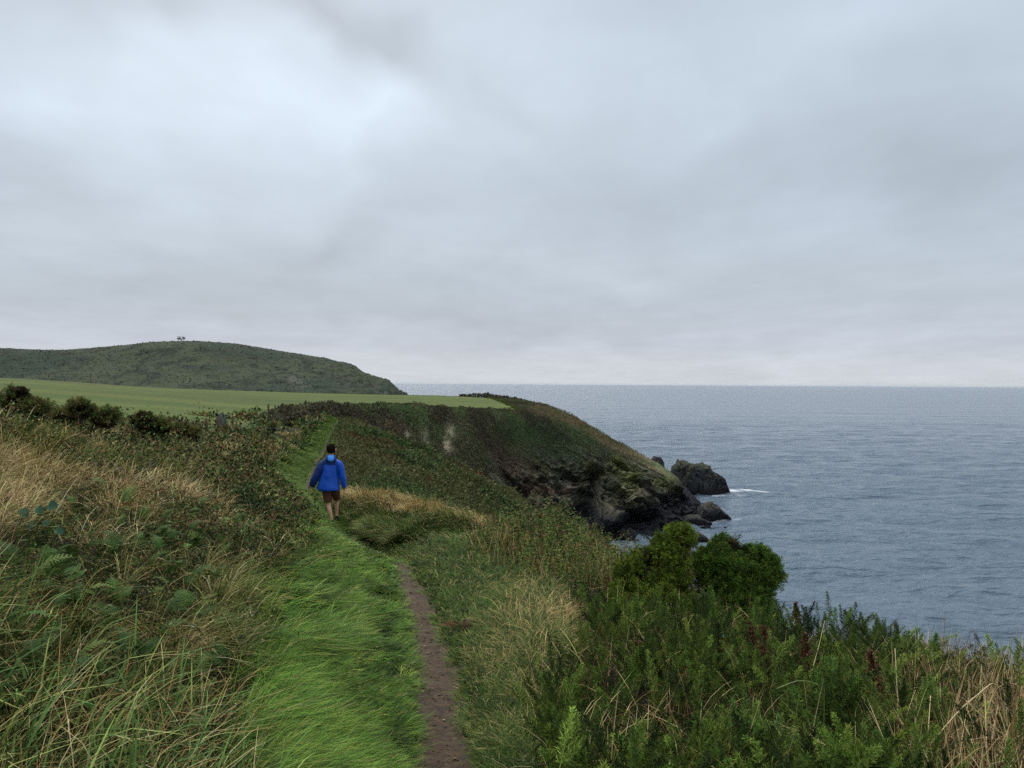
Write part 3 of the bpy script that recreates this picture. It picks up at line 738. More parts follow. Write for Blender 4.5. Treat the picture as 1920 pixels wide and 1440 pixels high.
# dry-grass patches on the left bank
TAN = [(30, 890, 110, 60, 1), (0, 980, 70, 70, .9), (200, 815, 60, 30, .9), (240, 950, 60, 40, .6), (330, 920, 60, 40, .5), (150, 1060, 130, 60, .35), (420, 1110, 60, 90, .6), (430, 850, 60, 40, .6),
       (560, 830, 80, 30, .7), (300, 1260, 120, 50, .3), (100, 1330, 120, 50, .25), (500, 850, 60, 40, .5), (620, 800, 40, 14, .6), (360, 835, 50, 20, .8)]
DARK = [(120, 1300, 260, 80, .7), (300, 1180, 160, 60, .6), (80, 800, 130, 45, 1), (300, 830, 130, 40, .7), (470, 930, 100, 90, .8), (120, 1120, 150, 80, 1), (300, 1070, 140, 60, .9), (560, 990, 60, 60, .9), (230, 1190, 160, 60, .8), (420, 1000, 80, 60, .6), (560, 870, 60, 40, .7)]
def bank(px, py, Y, d, x):
    b = np.interp(py, VL[:, 0], VL[:, 1]) + 45*fbm(x*1.2, Y*1.2, 0, 3, 101)
    return (1-ss(px-b, -35, 20))*(Y < 92)*(d < np.where(Y > 17, -1.1-.4*vnoise(Y*.3, 1, 0, 4), -.35))

# ---- lush verge grass beside the path
def tufts(b, k, rad):
    """k blades per tussock around each centre; returns owner index, blade roots, outward azimuth"""
    own = np.repeat(np.arange(len(b)), k); a_ = rng.uniform(-math.pi, math.pi, len(own)); r_ = np.sqrt(rng.random(len(own)))*rad[own]
    q = b[own].copy(); q[:, 0] += r_*np.cos(a_); q[:, 1] += r_*np.sin(a_); return own, q, a_
def mixaz(a0, a1, w_): return np.arctan2(np.sin(a0)*w_+np.sin(a1)*(1-w_), np.cos(a0)*w_+np.cos(a1)*(1-w_))
cb, cd2, cpx, cpy = scatter(13500, 2.3, 17, -50, 900, lambda *a: m_verge(*a)*(.45+.55*ss(fbm(a[4]*2.6, a[2]*2.6, 0, 2, 115), -.35, .05)))
own, b, ao = tufts(cb, 28, np.clip(.035*cb[:, 1]/5, .035, .09)*rng.uniform(.7, 1.5, len(cb)))
d = b[:, 0]-path_x(b[:, 1]); q_ = d < -path_hw(b[:, 1])*(.80+.25*rng.random(len(d))); own, b, ao, d = own[q_], b[q_], ao[q_], d[q_]
n = len(b); Yv = b[:, 1]; e = np.clip((-d-.12)/.8, 0, 1)
tus = rng.random(len(cb))[own]*(.5+.5*fbm(b[:, 0]*2.0, Yv*2.0, 0, 2, 111))+.25
L_ = (.09+.40*e*tus)*rng.uniform(.55, 1.2, n)
az = mixaz(-.55+1.6*fbm(b[:, 0]*.9, Yv*.9, 0, 2, 112)+rng.normal(0, .55, len(cb))[own], ao, .62)+rng.normal(0, .25, n)
tc_ = pick([srgb(86, 114, 40, K), srgb(66, 94, 34, K), srgb(38, 58, 24, K), srgb(118, 130, 60, K)], [6, 6, 5, 1.4], len(cb), .24)*(1+.4*fbm(cb[:, 0]*1.4, cb[:, 1]*1.4, 0, 3, 114))[:, None]
c = tc_[own]*(1+rng.normal(0, .16, (n, 1))); dead = rng.random(n) < .035; c[dead] = srgb(150, 134, 84, K)
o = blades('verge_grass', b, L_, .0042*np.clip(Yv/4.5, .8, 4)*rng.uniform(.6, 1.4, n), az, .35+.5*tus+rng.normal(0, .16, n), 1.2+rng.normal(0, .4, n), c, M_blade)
tag(o, 'long bright green grass swept over the slope left of the path', 'grass', kind='stuff')

# ---- green grass further on, left of the path behind the walker
b, d, px, py = scatter(230000, 16.5, 80, 420, 720, lambda px, py, Y, d, x: (d < .45)*(d > -1.25-.4*vnoise(Y*.3, 1, 0, 4))*(np.abs(d) > .09))
n = len(b); c = pick([srgb(84, 106, 42, K), srgb(66, 90, 36, K), srgb(104, 114, 52, K)], [5, 4, 1], n)
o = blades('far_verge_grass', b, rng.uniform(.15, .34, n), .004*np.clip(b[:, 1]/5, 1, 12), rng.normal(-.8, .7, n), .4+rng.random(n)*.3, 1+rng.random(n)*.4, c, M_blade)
tag(o, 'short bright green grass strip beside the path beyond the walker', 'grass', kind='stuff')

# ---- grass to the right of the path
cb, cd2, px, py = scatter(23000, 2.4, 20.5, 520, 1250, lambda *a: np.maximum(m_right(*a), (np.abs(a[3]) < .5)*(a[2] > 12.1)*.9))
tanm = np.clip(blob(px, py, [(1045, 1180, 45, 50, 1), (1000, 1130, 50, 30, .5), (960, 1250, 60, 60, .3), (1090, 1100, 60, 40, .6)]) + .3*fbm(cb[:, 0]*2, cb[:, 1]*2, 0, 2, 121), 0, 1)
own, b, ao = tufts(cb, 22, np.clip(.04*cb[:, 1]/5, .04, .10)*rng.uniform(.7, 1.5, len(cb)))
d = b[:, 0]-path_x(b[:, 1]); q_ = (d > path_hw(b[:, 1])*(.80+.25*rng.random(len(d))))|(b[:, 1] > 12.1); own, b, ao, d = own[q_], b[q_], ao[q_], d[q_]
n = len(b); Yv = b[:, 1]; e = np.clip((np.abs(d)-.12)/.8, 0, 1); tus = rng.random(len(cb))[own]
c = pick([srgb(66, 84, 36, K), srgb(50, 68, 30, K), srgb(86, 96, 44, K), srgb(36, 48, 24, K)], [4, 5, 2, 3.5], len(cb), .18)[own]
ct = pick([srgb(150, 130, 88, K), srgb(126, 112, 70, K), srgb(108, 110, 60, K)], [3, 3, 1.5], n)
c = np.where((rng.random(n) < tanm[own]*.9+.06)[:, None], ct, c)*(1+rng.normal(0, .15, (n, 1)))
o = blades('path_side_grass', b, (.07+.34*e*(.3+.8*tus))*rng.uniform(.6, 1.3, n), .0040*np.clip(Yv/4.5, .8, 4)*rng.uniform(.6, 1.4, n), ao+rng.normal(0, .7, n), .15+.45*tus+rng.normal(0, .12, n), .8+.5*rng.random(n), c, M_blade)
tag(o, 'short green and straw coloured grass right of the path', 'grass', kind='stuff')

n0 = 5200; Ye = 2.5*(13.2/2.5)**rng.random(n0); sd_ = np.where(rng.random(n0) < .5, -1, 1); de = sd_*path_hw(Ye)*rng.uniform(.62, 1.12, n0)
kp = ss(vnoise(Ye*3.2, sd_*3, 0, 55), -.3, .4)+.15 > rng.random(n0); Ye, sd_, de = Ye[kp], sd_[kp], de[kp]; n = len(Ye); xe = path_x(Ye)+de
b = np.stack([xe, Ye, ground_z(xe, Ye)], -1); c = pick([srgb(78, 104, 38, K), srgb(56, 78, 30, K), srgb(120, 112, 66, K)], [5, 4, 1.4], n, .2)
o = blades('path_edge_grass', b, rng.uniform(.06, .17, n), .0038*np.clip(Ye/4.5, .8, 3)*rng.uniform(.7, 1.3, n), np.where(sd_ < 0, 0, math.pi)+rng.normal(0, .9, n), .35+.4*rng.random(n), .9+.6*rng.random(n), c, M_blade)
tag(o, 'short tufts of grass creeping over the edges of the earth path', 'grass', kind='stuff')

# ---- dry and mixed grass over the left bank
def m_bg(px, py, Y, d, x):
    t_ = np.clip(blob(px, py, TAN)+.5*fbm(x*.8, Y*.8, 0, 3, 131)+.17-.48*blob(px, py, DARK), .06, 1)
    return bank(px, py, Y, d, x)*t_
cb, cd2, px, py = scatter(30000, 2.3, 80, -420, 760, m_bg)
own, b, ao = tufts(cb, 18, np.clip(.05*cb[:, 1]/5, .05, .35)*rng.uniform(.6, 1.5, len(cb)))
n = len(b); Yv = b[:, 1]
g_ = ss(fbm(cb[:, 0]*1.3, cb[:, 1]*1.3, 0, 3, 132)+.30+.35*ss(py, 1000, 1200)-.75*blob(px, py, TAN), -.15, .35)[own]
cd_ = pick([srgb(172, 156, 112, K), srgb(148, 132, 90, K), srgb(120, 106, 68, K), srgb(92, 68, 46, K), srgb(184, 172, 138, K)], [4, 4, 3, 1, .8], n, .22)
cg_ = pick([srgb(84, 92, 44, K), srgb(58, 72, 34, K), srgb(114, 108, 60, K)], [4, 4, 3], len(cb))[own]
c = np.where((rng.random(n) < g_*.85)[:, None], cg_, cd_)*(1+rng.normal(0, .15, (n, 1)))
taz = (-.6+2.0*fbm(cb[:, 0]*.8, cb[:, 1]*.8, 0, 2, 133)+rng.normal(0, .9, len(cb)))[own]
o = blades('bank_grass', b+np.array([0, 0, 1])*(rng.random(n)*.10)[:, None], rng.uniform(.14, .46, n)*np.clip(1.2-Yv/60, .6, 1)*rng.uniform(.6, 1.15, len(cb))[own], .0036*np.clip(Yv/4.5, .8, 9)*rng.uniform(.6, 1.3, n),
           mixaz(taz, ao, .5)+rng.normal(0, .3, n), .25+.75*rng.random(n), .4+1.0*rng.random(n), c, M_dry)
tag(o, 'dry straw coloured grass mixed with green on the left bank', 'grass', kind='stuff')

# ---- dark bramble and heath clumps on the left bank
def m_br(px, py, Y, d, x):
    return bank(px, py, Y, d, x)*np.clip(.62+blob(px, py, DARK)*.6-.85*blob(px, py, TAN)+.6*fbm(x*.9, Y*.9, 0, 3, 141), .10, 1)
b, d, px, py = scatter(32000, 2.3, 92, -420, 760, m_br)
b2, _d2_, px2, py2 = scatter(1500, 8, 24, -300, 470, lambda px, py, Y, d, x: ((px-20)*.0165+10.2 < Y)*((px-20)*.0165+14 > Y)*ss(vnoise(x*.9, Y*.9, 0, 44), -.5, .2)*.9)
b2[:, 2] += rng.random(len(b2))*.16; ncrest = len(b2); b = np.concatenate([b, b2]); px = np.concatenate([px, px2])
n = len(b); Rr = rng.uniform(.07, .19, n)*rng.uniform(.8, 1.5, n)*np.clip(b[:, 1]/9, .7, 2.2); Rr[-ncrest:] *= 1.25
Rr *= np.where((px > 500) & (b[:, 1] > 22), .6, 1)
per = 30; own = np.repeat(np.arange(n), per); m = len(own)
dv = unit(rng.normal(size=(m, 3))); dv[:, 2] = np.abs(dv[:, 2]); rad = rng.random(m)**.45
pos = b[own] + dv*(Rr[own]*rad)[:, None]*np.array([1.15, 1.15, 1.35])
clc = pick([srgb(56, 70, 38, K), srgb(76, 90, 48, K), srgb(36, 44, 28, K), srgb(84, 76, 44, K), srgb(84, 60, 40, K), srgb(112, 98, 64, K)], [4, 3, 4, 2, 1.6, 1.6], n, .3)*(1+.5*fbm(b[:, 0]*.9, b[:, 1]*.9, 0, 2, 147))[:, None]
c = clc[own]*(1+rng.normal(0, .22, (m, 1)))
sz = .019*np.clip(b[own, 1]/5.0, .8, 11)*rng.uniform(.6, 1.4, m)
o = leaves('bramble_scrub', pos, dv+.8*rng.normal(size=(m, 3)), sz, np.full(m, .6), c)
tag(o, 'dark green bramble and heath scrub on the left bank', 'scrub', kind='stuff')

# ---- bracken fronds within the bank
protoF = [frond_proto(11, 1.0, s, .3+.2*s) for s in range(3)]
def fronds(name, b, L0, L1, cols, wts, tilt=(.15, .9)):
    n = len(b); parts = []; g3 = rng.integers(0, 3, n)
    tint = pick(cols, wts, n, .15); sc_ = rng.uniform(L0, L1, n)
    for k in range(3):
        s_ = g3 == k; m = s_.sum()
        R = rot_fr(rng.uniform(-math.pi, math.pi, m), rng.uniform(*tilt, m), rng.normal(0, .35, m))
        parts.append(instance(*protoF[k], b[s_], R, sc_[s_], tint[s_]))
    V, Fs, C = cat(parts); return mesh_obj(name, V, Fs, M_leaf, C)
b, d, px, py = scatter(2100, 2.8, 30, -350, 700, lambda px, py, Y, d, x: bank(px, py, Y, d, x)*np.clip(blob(px, py, DARK)+.15, 0, 1))
b[:, 2] += rng.random(len(b))*.22
o = fronds('bank_bracken', b, .13, .26, [srgb(54, 76, 34, K), srgb(42, 60, 28, K), srgb(74, 88, 42, K), srgb(92, 66, 42, K)], [5, 5, 1.2, .5])
tag(o, 'green bracken fronds growing through the left bank', 'bracken', kind='stuff')

# ---- coarse long blades in the near left corner
b, d, px, py = scatter(3200, 1.9, 3.7, -500, 640, lambda px, py, Y, d, x: bank(px, py, Y, d, x)*(1-ss(px, 330, 560)*.6)*(.35+.65*ss(-vnoise(x*2, Y*2, 0, 7), -.4, .3)))
n = len(b)
c = pick([srgb(84, 108, 56, K), srgb(62, 86, 44, K), srgb(176, 160, 116, K), srgb(150, 122, 78, K), srgb(132, 140, 76, K)], [4, 4, 3, 3, 1.5], n)
dryb = c[:, 0] > c[:, 1]
o = blades('coarse_grass', b, rng.uniform(.25, .58, n), np.where(dryb, .0045, rng.uniform(.006, .012, n)), rng.normal(.5, 1.3, n), .25+.5*rng.random(n), .3+1.1*rng.random(n), c, M_blade)
tag(o, 'long coarse green and bleached blades at the near left', 'grass', kind='stuff')

# ---- tawny tussock ridge right of the walker
def m_rg(px, py, Y, d, x):
    return (d > .38)*(Y > 14.2)*(Y < 21.5)*(px > 640)*(px < 960)*(1-ss(px, 890, 950))
b, d, px, py = scatter(120000, 14.0, 21.5, 630, 970, m_rg, 1)
n = len(b); h_ = ss(b[:, 1]+(px-760)*.016, 16.6, 17.8)
ct = pick([srgb(176, 158, 114, K), srgb(154, 134, 92, K), srgb(118, 106, 66, K), srgb(96, 78, 50, K)], [4, 3, 2, 1], n, .22); cg_ = pick([srgb(68, 88, 40, K), srgb(52, 70, 36, K), srgb(92, 96, 50, K)], [4, 4, 2], n)
c = np.where((rng.random(n) < .12+.78*h_)[:, None], ct, cg_)
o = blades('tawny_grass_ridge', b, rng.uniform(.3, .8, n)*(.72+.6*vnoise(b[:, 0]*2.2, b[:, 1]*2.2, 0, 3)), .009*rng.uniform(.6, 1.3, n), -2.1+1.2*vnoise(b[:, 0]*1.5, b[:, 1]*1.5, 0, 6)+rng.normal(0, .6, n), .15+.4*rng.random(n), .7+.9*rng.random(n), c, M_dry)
tag(o, 'tawny dry grass arching over the ridge right of the walker', 'grass', kind='stuff')

# ---- mixed bracken and willowherb where the land edge starts to fall away
def m_mix(px, py, Y, d, x):
    b_ = np.interp(py, VR[:, 0], VR[:, 1])
    return (px > np.where(Y > 13.0, 925, 890))*(Y > 9.5)*(Y < 21)*ss(px-b_+(Y-9)*8, -60, 20)*(1-ss(px-1180-(14-Y)*20, 0, 120))
b, d, px, py = scatter(30000, 9, 21, 850, 1420, lambda *a: m_mix(*a)*(.25+.75*ss(fbm(a[4]*1.6, a[2]*1.2, 0, 2, 144), -.3, .15)), 1.5)
n = len(b); st = rng.uniform(.25, .72, n)*(1+.5*vnoise(b[:, 0]*1.4, b[:, 1]*1.0, 0, 145))*np.clip(.65+(px-890)/260, .6, 1.05)
per = 15; own = np.repeat(np.arange(n), per); m = len(own)
tt_ = rng.random(m)**.7; a_ = rng.uniform(-math.pi, math.pi, m)
ln = rng.normal(0, .16, (n, 2))
pos = b[own].copy(); pos[:, :2] += ln[own]*tt_[:, None]; pos[:, 2] += st[own]*tt_
dv = np.stack([np.cos(a_), np.sin(a_), rng.uniform(-.3, .7, m)], -1)
clc = pick([srgb(66, 86, 40, K), srgb(46, 60, 30, K), srgb(90, 102, 50, K), srgb(100, 76, 50, K), srgb(80, 60, 42, K)], [5, 4, 2, 1.0, .8], n, .25)
topred = (rng.random(m) < .35*ss(tt_, .6, 1)*(ss(fbm(b[own, 0], b[own, 1], 0, 2, 9), -.2, .3)))
c = np.where(topred[:, None], srgb(104, 82, 56, K)[None], clc[own])*(1+rng.normal(0, .15, (m, 1)))
o = leaves('willowherb_and_bracken', pos, dv, rng.uniform(.028, .06, m)*np.clip(b[own, 1]/11, .8, 1.6), np.full(m, .36), c)
tag(o, 'leafy green and rust tinted undergrowth above the cove', 'undergrowth', kind='stuff')
b, d, px, py = scatter(9000, 8, 20, 820, 1420, lambda *a: m_mix(*a)*.9, 1.5)
n = len(b); c = pick([srgb(160, 140, 96, K), srgb(120, 112, 66, K), srgb(100, 70, 48, K), srgb(80, 96, 48, K)], [3, 2, 2, 2], n)
o = blades('seeding_grass', b, rng.uniform(.35, .75, n), .006*np.clip(b[:, 1]/9, .8, 2), rng.uniform(-3.1, 3.1, n), .1+.25*rng.random(n), .3+.5*rng.random(n), c, M_dry)
tag(o, 'pale seeding grass stems among the rusty undergrowth', 'grass', kind='stuff')

# ---- bracken on the near valley slope
def m_sl(px, py, Y, d, x): return (d > .5)*(Y > 20)*(px > 600)
b, d, px, py = scatter(76000, 19, 90, 600, 1180, m_sl, 1.4)
n = len(b); own = np.repeat(np.arange(n), 5); m = len(own)
Rr = rng.uniform(.18, .5, n)*(1+.5*vnoise(b[:, 0]*.5, b[:, 1]*.4, 0, 152)); dv = unit(rng.normal(size=(m, 3))); dv[:, 2] = np.abs(dv[:, 2])*.8+.1
pos = b[own]+dv*(Rr[own]*rng.random(m)**.5)[:, None]
pa = fbm(b[:, 0]*.14, b[:, 1]*.1, 0, 4, 151)
clc = pick([srgb(78, 96, 54, K), srgb(68, 80, 48, K), srgb(48, 54, 36, K), srgb(98, 94, 60, K)], [4, 4, 3, 1.8], n, .25)
clc = lerp(clc, srgb(88, 86, 54, K)[None]*(1+rng.normal(0, .15, (n, 1))), np.clip(ss(pa+.5*ss(-px, -760, -640), .0, .45), 0, 1)*.7)
clc = lerp(clc, srgb(62, 82, 46, K)[None], ss(-pa, .05, .3)*.5)
clc = lerp(clc, srgb(92, 62, 48, K)[None], ss(vnoise(b[:, 0]*.4, b[:, 1]*.3, 0, 99), .5, .75)*.6)
o = leaves('slope_bracken', pos, dv+.5*rng.normal(size=(m, 3)), rng.uniform(.09, .18, m)*np.clip(b[own, 1]/35, .7, 1.6), np.full(m, .5), .82*clc[own]*(1+rng.normal(0, .13, (m, 1))))
tag(o, 'dense green bracken covering the valley slope', 'bracken', kind='stuff')

# ---- scrub on the headland cliff
ft = gf[~isfield]; P4 = HVv.reshape(-1, 3)[ft]; cn = P4.mean(1); ar = .5*np.linalg.norm(np.cross(P4[:, 2]-P4[:, 0], P4[:, 3]-P4[:, 1]), axis=1)
cc = hc.reshape(-1, 3)[ft].mean(1); nrm = unit(np.cross(P4[:, 2]-P4[:, 0], P4[:, 3]-P4[:, 1])); nrm *= np.where((nrm*cn).sum(1) > 0, -1, 1)[:, None]
pxc = ppx(cn[:, 0], cn[:, 1]); pyc = ppy(cn[:, 2], cn[:, 1]); lum = cc.sum(1)
bare = np.zeros(len(pxc))
for (a_, b_, c_, d_) in ((763, 822, 8, 20), (800, 825, 11, 22), (838, 836, 12, 28), (848, 810, 10, 18)): bare = np.maximum(bare, np.exp(-(((pxc-a_)/c_)**2+((pyc-b_)/d_)**2)))
tvr = tv[ft[:, 0]//hY.shape[1]]
wt = ar/cn[:, 1]*(cn[:, 1] > 40)*ss(pxc, 470, 620)*(tvr < 5.2)*np.clip(1-ss(-cn[:, 2]-14.5+4*fbm(cn[:, 0]*.08, cn[:, 1]*.08, 0, 3, 72), 0, 7)*.93, 0, 1)*(lum < .55)
wt = wt*(1-.93*np.clip(bare*1.3, 0, 1)); wt /= wt.sum(); m = 200000; fi = rng.choice(len(ft), m, p=wt); uv = rng.random((m, 2, 1))
pos = (P4[fi, 0]*(1-uv[:, 0])+P4[fi, 1]*uv[:, 0])*(1-uv[:, 1])+(P4[fi, 3]*(1-uv[:, 0])+P4[fi, 2]*uv[:, 0])*uv[:, 1]
hgt_ = .15+.5*(.5+.5*vnoise(pos[:, 0]*.5, pos[:, 1]*.5, pos[:, 2]*.5, 5))
pos = pos+(nrm[fi]*.5+np.array([0, 0, .8]))*(hgt_*rng.random(m))[:, None]
o = leaves('headland_scrub', pos, nrm[fi]+np.array([0, 0, .5])+.9*rng.normal(size=(m, 3)), rng.uniform(.18, .38, m), np.full(m, .7), cc[fi]*(1+rng.normal(0, .16, (m, 1))))
tag(o, 'low dark scrub and heather covering the headland cliff', 'scrub', kind='stuff')

# ---- scrub on the far hill
fq = grid_faces(*qY.shape); Q4 = np.stack([qX, qY, qZ2], -1).reshape(-1, 3)[fq]; cn = Q4.mean(1)
cc = hcol.reshape(-1, 3)[fq].mean(1); tq = tv2[fq[:, 0]//qY.shape[1]]
wt = np.linalg.norm(np.cross(Q4[:, 2]-Q4[:, 0], Q4[:, 3]-Q4[:, 1]), axis=1)*((tq > 1) & (tq < 3.3))*(ppx(cn[:, 0], cn[:, 1]) > -200); wt /= wt.sum()
m = 9000; fi = rng.choice(len(fq), m, p=wt); uv = rng.random((m, 2, 1))
pos = (Q4[fi, 0]*(1-uv[:, 0])+Q4[fi, 1]*uv[:, 0])*(1-uv[:, 1])+(Q4[fi, 3]*(1-uv[:, 0])+Q4[fi, 2]*uv[:, 0])*uv[:, 1]
o = leaves('hill_scrub', pos-np.array([0, 0, .3]), np.array([0, 0, 1.])+.7*rng.normal(size=(m, 3)), rng.uniform(.6, 1.2, m), np.full(m, .9), cc[fi]*(1.02+rng.normal(0, .09, (m, 1))))
tag(o, 'gorse and heather scrub on the far hill', 'scrub', kind='stuff')

# ================================================================== gorse
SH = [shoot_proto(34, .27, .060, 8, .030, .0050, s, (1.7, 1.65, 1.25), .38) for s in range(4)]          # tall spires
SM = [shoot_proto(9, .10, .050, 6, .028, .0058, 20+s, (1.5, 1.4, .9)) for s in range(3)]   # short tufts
def shoots(PR, pos, axis, s, tint):
    g = rng.integers(0, len(PR), len(pos)); parts = []
    for k in range(len(PR)):
        q = g == k
        if q.any(): parts.append(instance(*PR[k], pos[q], rot_to(axis[q], rng.uniform(0, 6.28, q.sum())), s[q], tint[q]))
    V = np.concatenate([p[0] for p in parts]); C = np.concatenate([p[2] for p in parts]); o = 0; Fc = []
    for p in parts: Fc.append(p[1]+o); o += len(p[0])
    return V, np.concatenate(Fc), C
GC = [srgb(80, 100, 44, K), srgb(62, 80, 38, K), srgb(108, 126, 60, K), srgb(40, 52, 28, K)]
VG = np.array([(1000, 1150), (1060, 1130), (1120, 1110), (1200, 1060), (1300, 1010), (1440, 985), (1900, 985)], float)
def m_go(px, py, Y, d, x):
    b_ = np.interp(py, VR[:, 0], VR[:, 1]) + 30*fbm(x*1.5, Y*1.5, 0, 2, 161)
    return ss(px-b_, 0, 60)*(1-ss(px, 1660, 1800)*(.85))*(1-ss(Y, 7.3, 8.6))*(d > .45)
b, d, px, py = scatter(8600, 2.7, 8.6, 960, 1950, lambda *a: m_go(*a)*(.35+.65*ss(fbm(a[4]*2.2, a[2]*2.2, 0, 2, 168), -.1, .15)), 1.6)
n = len(b); hc_ = .38+.30*fbm(b[:, 0]*2.0, b[:, 1]*2.0, 0, 2, 162)
hc_ *= 1-.35*ss(b[:, 1], 6, 8.5)
lev = rng.random(n)**.6
b[:, 2] += hc_*lev*1.1 - .05
ax = np.stack([rng.normal(0, .62, n), rng.normal(-.22, .55, n), np.ones(n)], -1)
V, Fc, C = shoots(SH, b, ax, rng.uniform(.38, .88, n), pick(GC, [4, 4, 1.6, 3], n, .22)*(1+.45*fbm(b[:, 0]*2.4, b[:, 1]*2.4, 0, 2, 166))[:, None])
m = 26000; bb, _, _, _ = scatter(m, 2.7, 8.6, 940, 1980, m_go, 1.8); m = len(bb)
bb[:, 2] += rng.random(m)*.30
V2, F2, C2 = leaf_geo(bb, rng.normal(size=(m, 3))+np.array([0, 0, .6]), rng.uniform(.02, .06, m), np.full(m, .22), pick([srgb(44, 54, 32, K), srgb(66, 56, 38, K), srgb(88, 66, 44, K)], [4, 2, 1], m))
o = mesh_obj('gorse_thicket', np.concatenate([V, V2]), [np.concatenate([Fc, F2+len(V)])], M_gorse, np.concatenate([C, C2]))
tag(o, 'dense spiny green gorse thicket at the near right', 'gorse', kind='stuff')

def gorse_bush(label, Y, lobes, cols, wts, dens=330, size=1.0, group=None, name='gorse_bush'):
    """lobes: (px, py, rx, ry) of the crown's rounded masses; foliage, inner twigs and stems are its parts"""
    L3 = [((a-CX)/F*Y, Y+dy, -(b_-HY)/F*Y, rx/F*Y, ry/F*Y) for (a, b_, rx, ry, dy) in lobes]
    cx0 = np.mean([l[0] for l in L3]); gz = float(ground_z(np.array([cx0]), np.array([float(Y)]))[0])
    root = empty(name, (cx0, Y, gz)); off = np.array([cx0, Y, gz])
    P = []; A = []; D = []
    for (x0, y0, z0, rx, rz) in L3:
        ry = (rx+rz)*.5; k = int(dens*(rx*rz*4)**.8*8)+40
        dv = unit(rng.normal(size=(k, 3))); dv[:, 2] = np.where(dv[:, 2] < -.5, -dv[:, 2], dv[:, 2])
        lump = 1+.34*fbm(dv[:, 0]*2.6+x0, dv[:, 1]*2.6, dv[:, 2]*2.6, 3, 171)
        rr = (1-.35*rng.random(k)**2.2)*lump; spr = rng.random(k) < .10; rr[spr] *= rng.uniform(1.02, 1.28, spr.sum())
        P.append(np.array([x0, y0, z0])+dv*np.array([rx, ry, rz])*rr[:, None]); A.append(dv+np.array([0, 0, .55])+.3*rng.normal(size=(k, 3))); D.append(rr)
    P = np.concatenate(P); A = np.concatenate(A)
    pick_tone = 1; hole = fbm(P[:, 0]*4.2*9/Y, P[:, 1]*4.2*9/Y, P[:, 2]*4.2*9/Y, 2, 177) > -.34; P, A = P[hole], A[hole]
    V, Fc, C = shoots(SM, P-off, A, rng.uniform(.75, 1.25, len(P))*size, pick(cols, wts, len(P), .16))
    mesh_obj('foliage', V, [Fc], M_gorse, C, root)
    it = []
    for (x0, y0, z0, rx, rz) in L3:
        for q in range(7):
            e = np.array([x0+rng.normal(0, rx*.5), y0+rng.normal(0, rx*.4), z0+rng.normal(0, rz*.4)])-off
            s = np.array([rng.normal(0, .06), rng.normal(0, .06), -.1]); mid = (s+e)/2+rng.normal(0, .05, 3)
            it.append((np.array([s, mid, e]), np.array([.014, .010, .004])*min(1.5, Y/8), srgb(70, 54, 42, K)))
    tubes('stem', it, M_wood, root)
    # dense dead twigs inside each mass
    m = 260*len(L3); j = rng.integers(0, len(L3), m); LL = np.array(L3)
    dv = unit(rng.normal(size=(m, 3)))*(rng.random((m, 1))**.4)*.72
    pp = LL[j, :3]+dv*np.stack([LL[j, 3], (LL[j, 3]+LL[j, 4])*.5, LL[j, 4]], -1)-off
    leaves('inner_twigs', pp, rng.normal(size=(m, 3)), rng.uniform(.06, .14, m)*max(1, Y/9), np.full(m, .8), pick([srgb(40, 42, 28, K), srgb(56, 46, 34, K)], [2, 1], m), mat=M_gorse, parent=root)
    return tag(root, label, 'gorse bush', group)

b, d, px, py = scatter(2600, 3.0, 8.2, 980, 1900, m_go, 1.6)
n = len(b); b[:, 2] += .12; c = pick([srgb(170, 150, 108, K), srgb(120, 90, 62, K), srgb(96, 112, 58, K), srgb(84, 56, 42, K)], [3, 2, 2, 2], n)
o = blades('gorse_straw', b, rng.uniform(.25, .6, n), rng.uniform(.003, .005, n), rng.uniform(-3.14, 3.14, n), .2+.6*rng.random(n), .3+.9*rng.random(n), c, M_dry)
tag(o, 'thin straw and brown stems poking through the gorse thicket', 'stems', kind='stuff')
YG1 = [srgb(98, 114, 46, K), srgb(76, 92, 38, K), srgb(50, 64, 30, K)]
gorse_bush('tall rounded yellow-green gorse bush, the left of the pair above the thicket', 8.3,
    [(1205, 1100, 46, 48, 0), (1250, 1068, 40, 42, .1), (1262, 1120, 34, 44, .05), (1190, 1160, 44, 50, -.1), (1280, 1020, 20, 18, .15), (1235, 1150, 52, 58, -.1), (1176, 1115, 20, 34, 0), (1212, 1060, 26, 20, .1)], YG1, [4, 3, 2])
gorse_bush('dark green domed gorse bush standing against the sea, the right of the pair', 8.6,
    [(1355, 1085, 42, 48, 0), (1408, 1090, 40, 42, .1), (1446, 1080, 18, 28, .1), (1336, 1070, 24, 26, .1), (1385, 1140, 58, 44, -.1), (1370, 1038, 24, 18, .1), (1422, 1050, 16, 14, .1)], [srgb(66, 90, 40, K), srgb(52, 72, 34, K), srgb(86, 108, 46, K)], [4, 3, 1.4])
FORE = [('spiky pale green gorse bush at the lower right beside the dead stalks', 4.3, 1560, 1330, 60, 95, 1.0),
        ('low bushy bright green gorse clump at the bottom edge of the thicket', 3.7, 1415, 1375, 62, 50, 1.2),
        ('upright gorse spire in front of the dark domed bush', 6.6, 1425, 1150, 26, 44, .8),
        ('narrow gorse spire in front of the gap between the two rounded bushes', 6.4, 1325, 1135, 18, 38, .7),
        ('upright gorse spire in front of the yellow-green rounded bush', 6.0, 1232, 1155, 24, 44, .8),
        ('small spiky gorse clump alone among the dead stalks', 4.4, 1752, 1285, 22, 22, 1.3)]
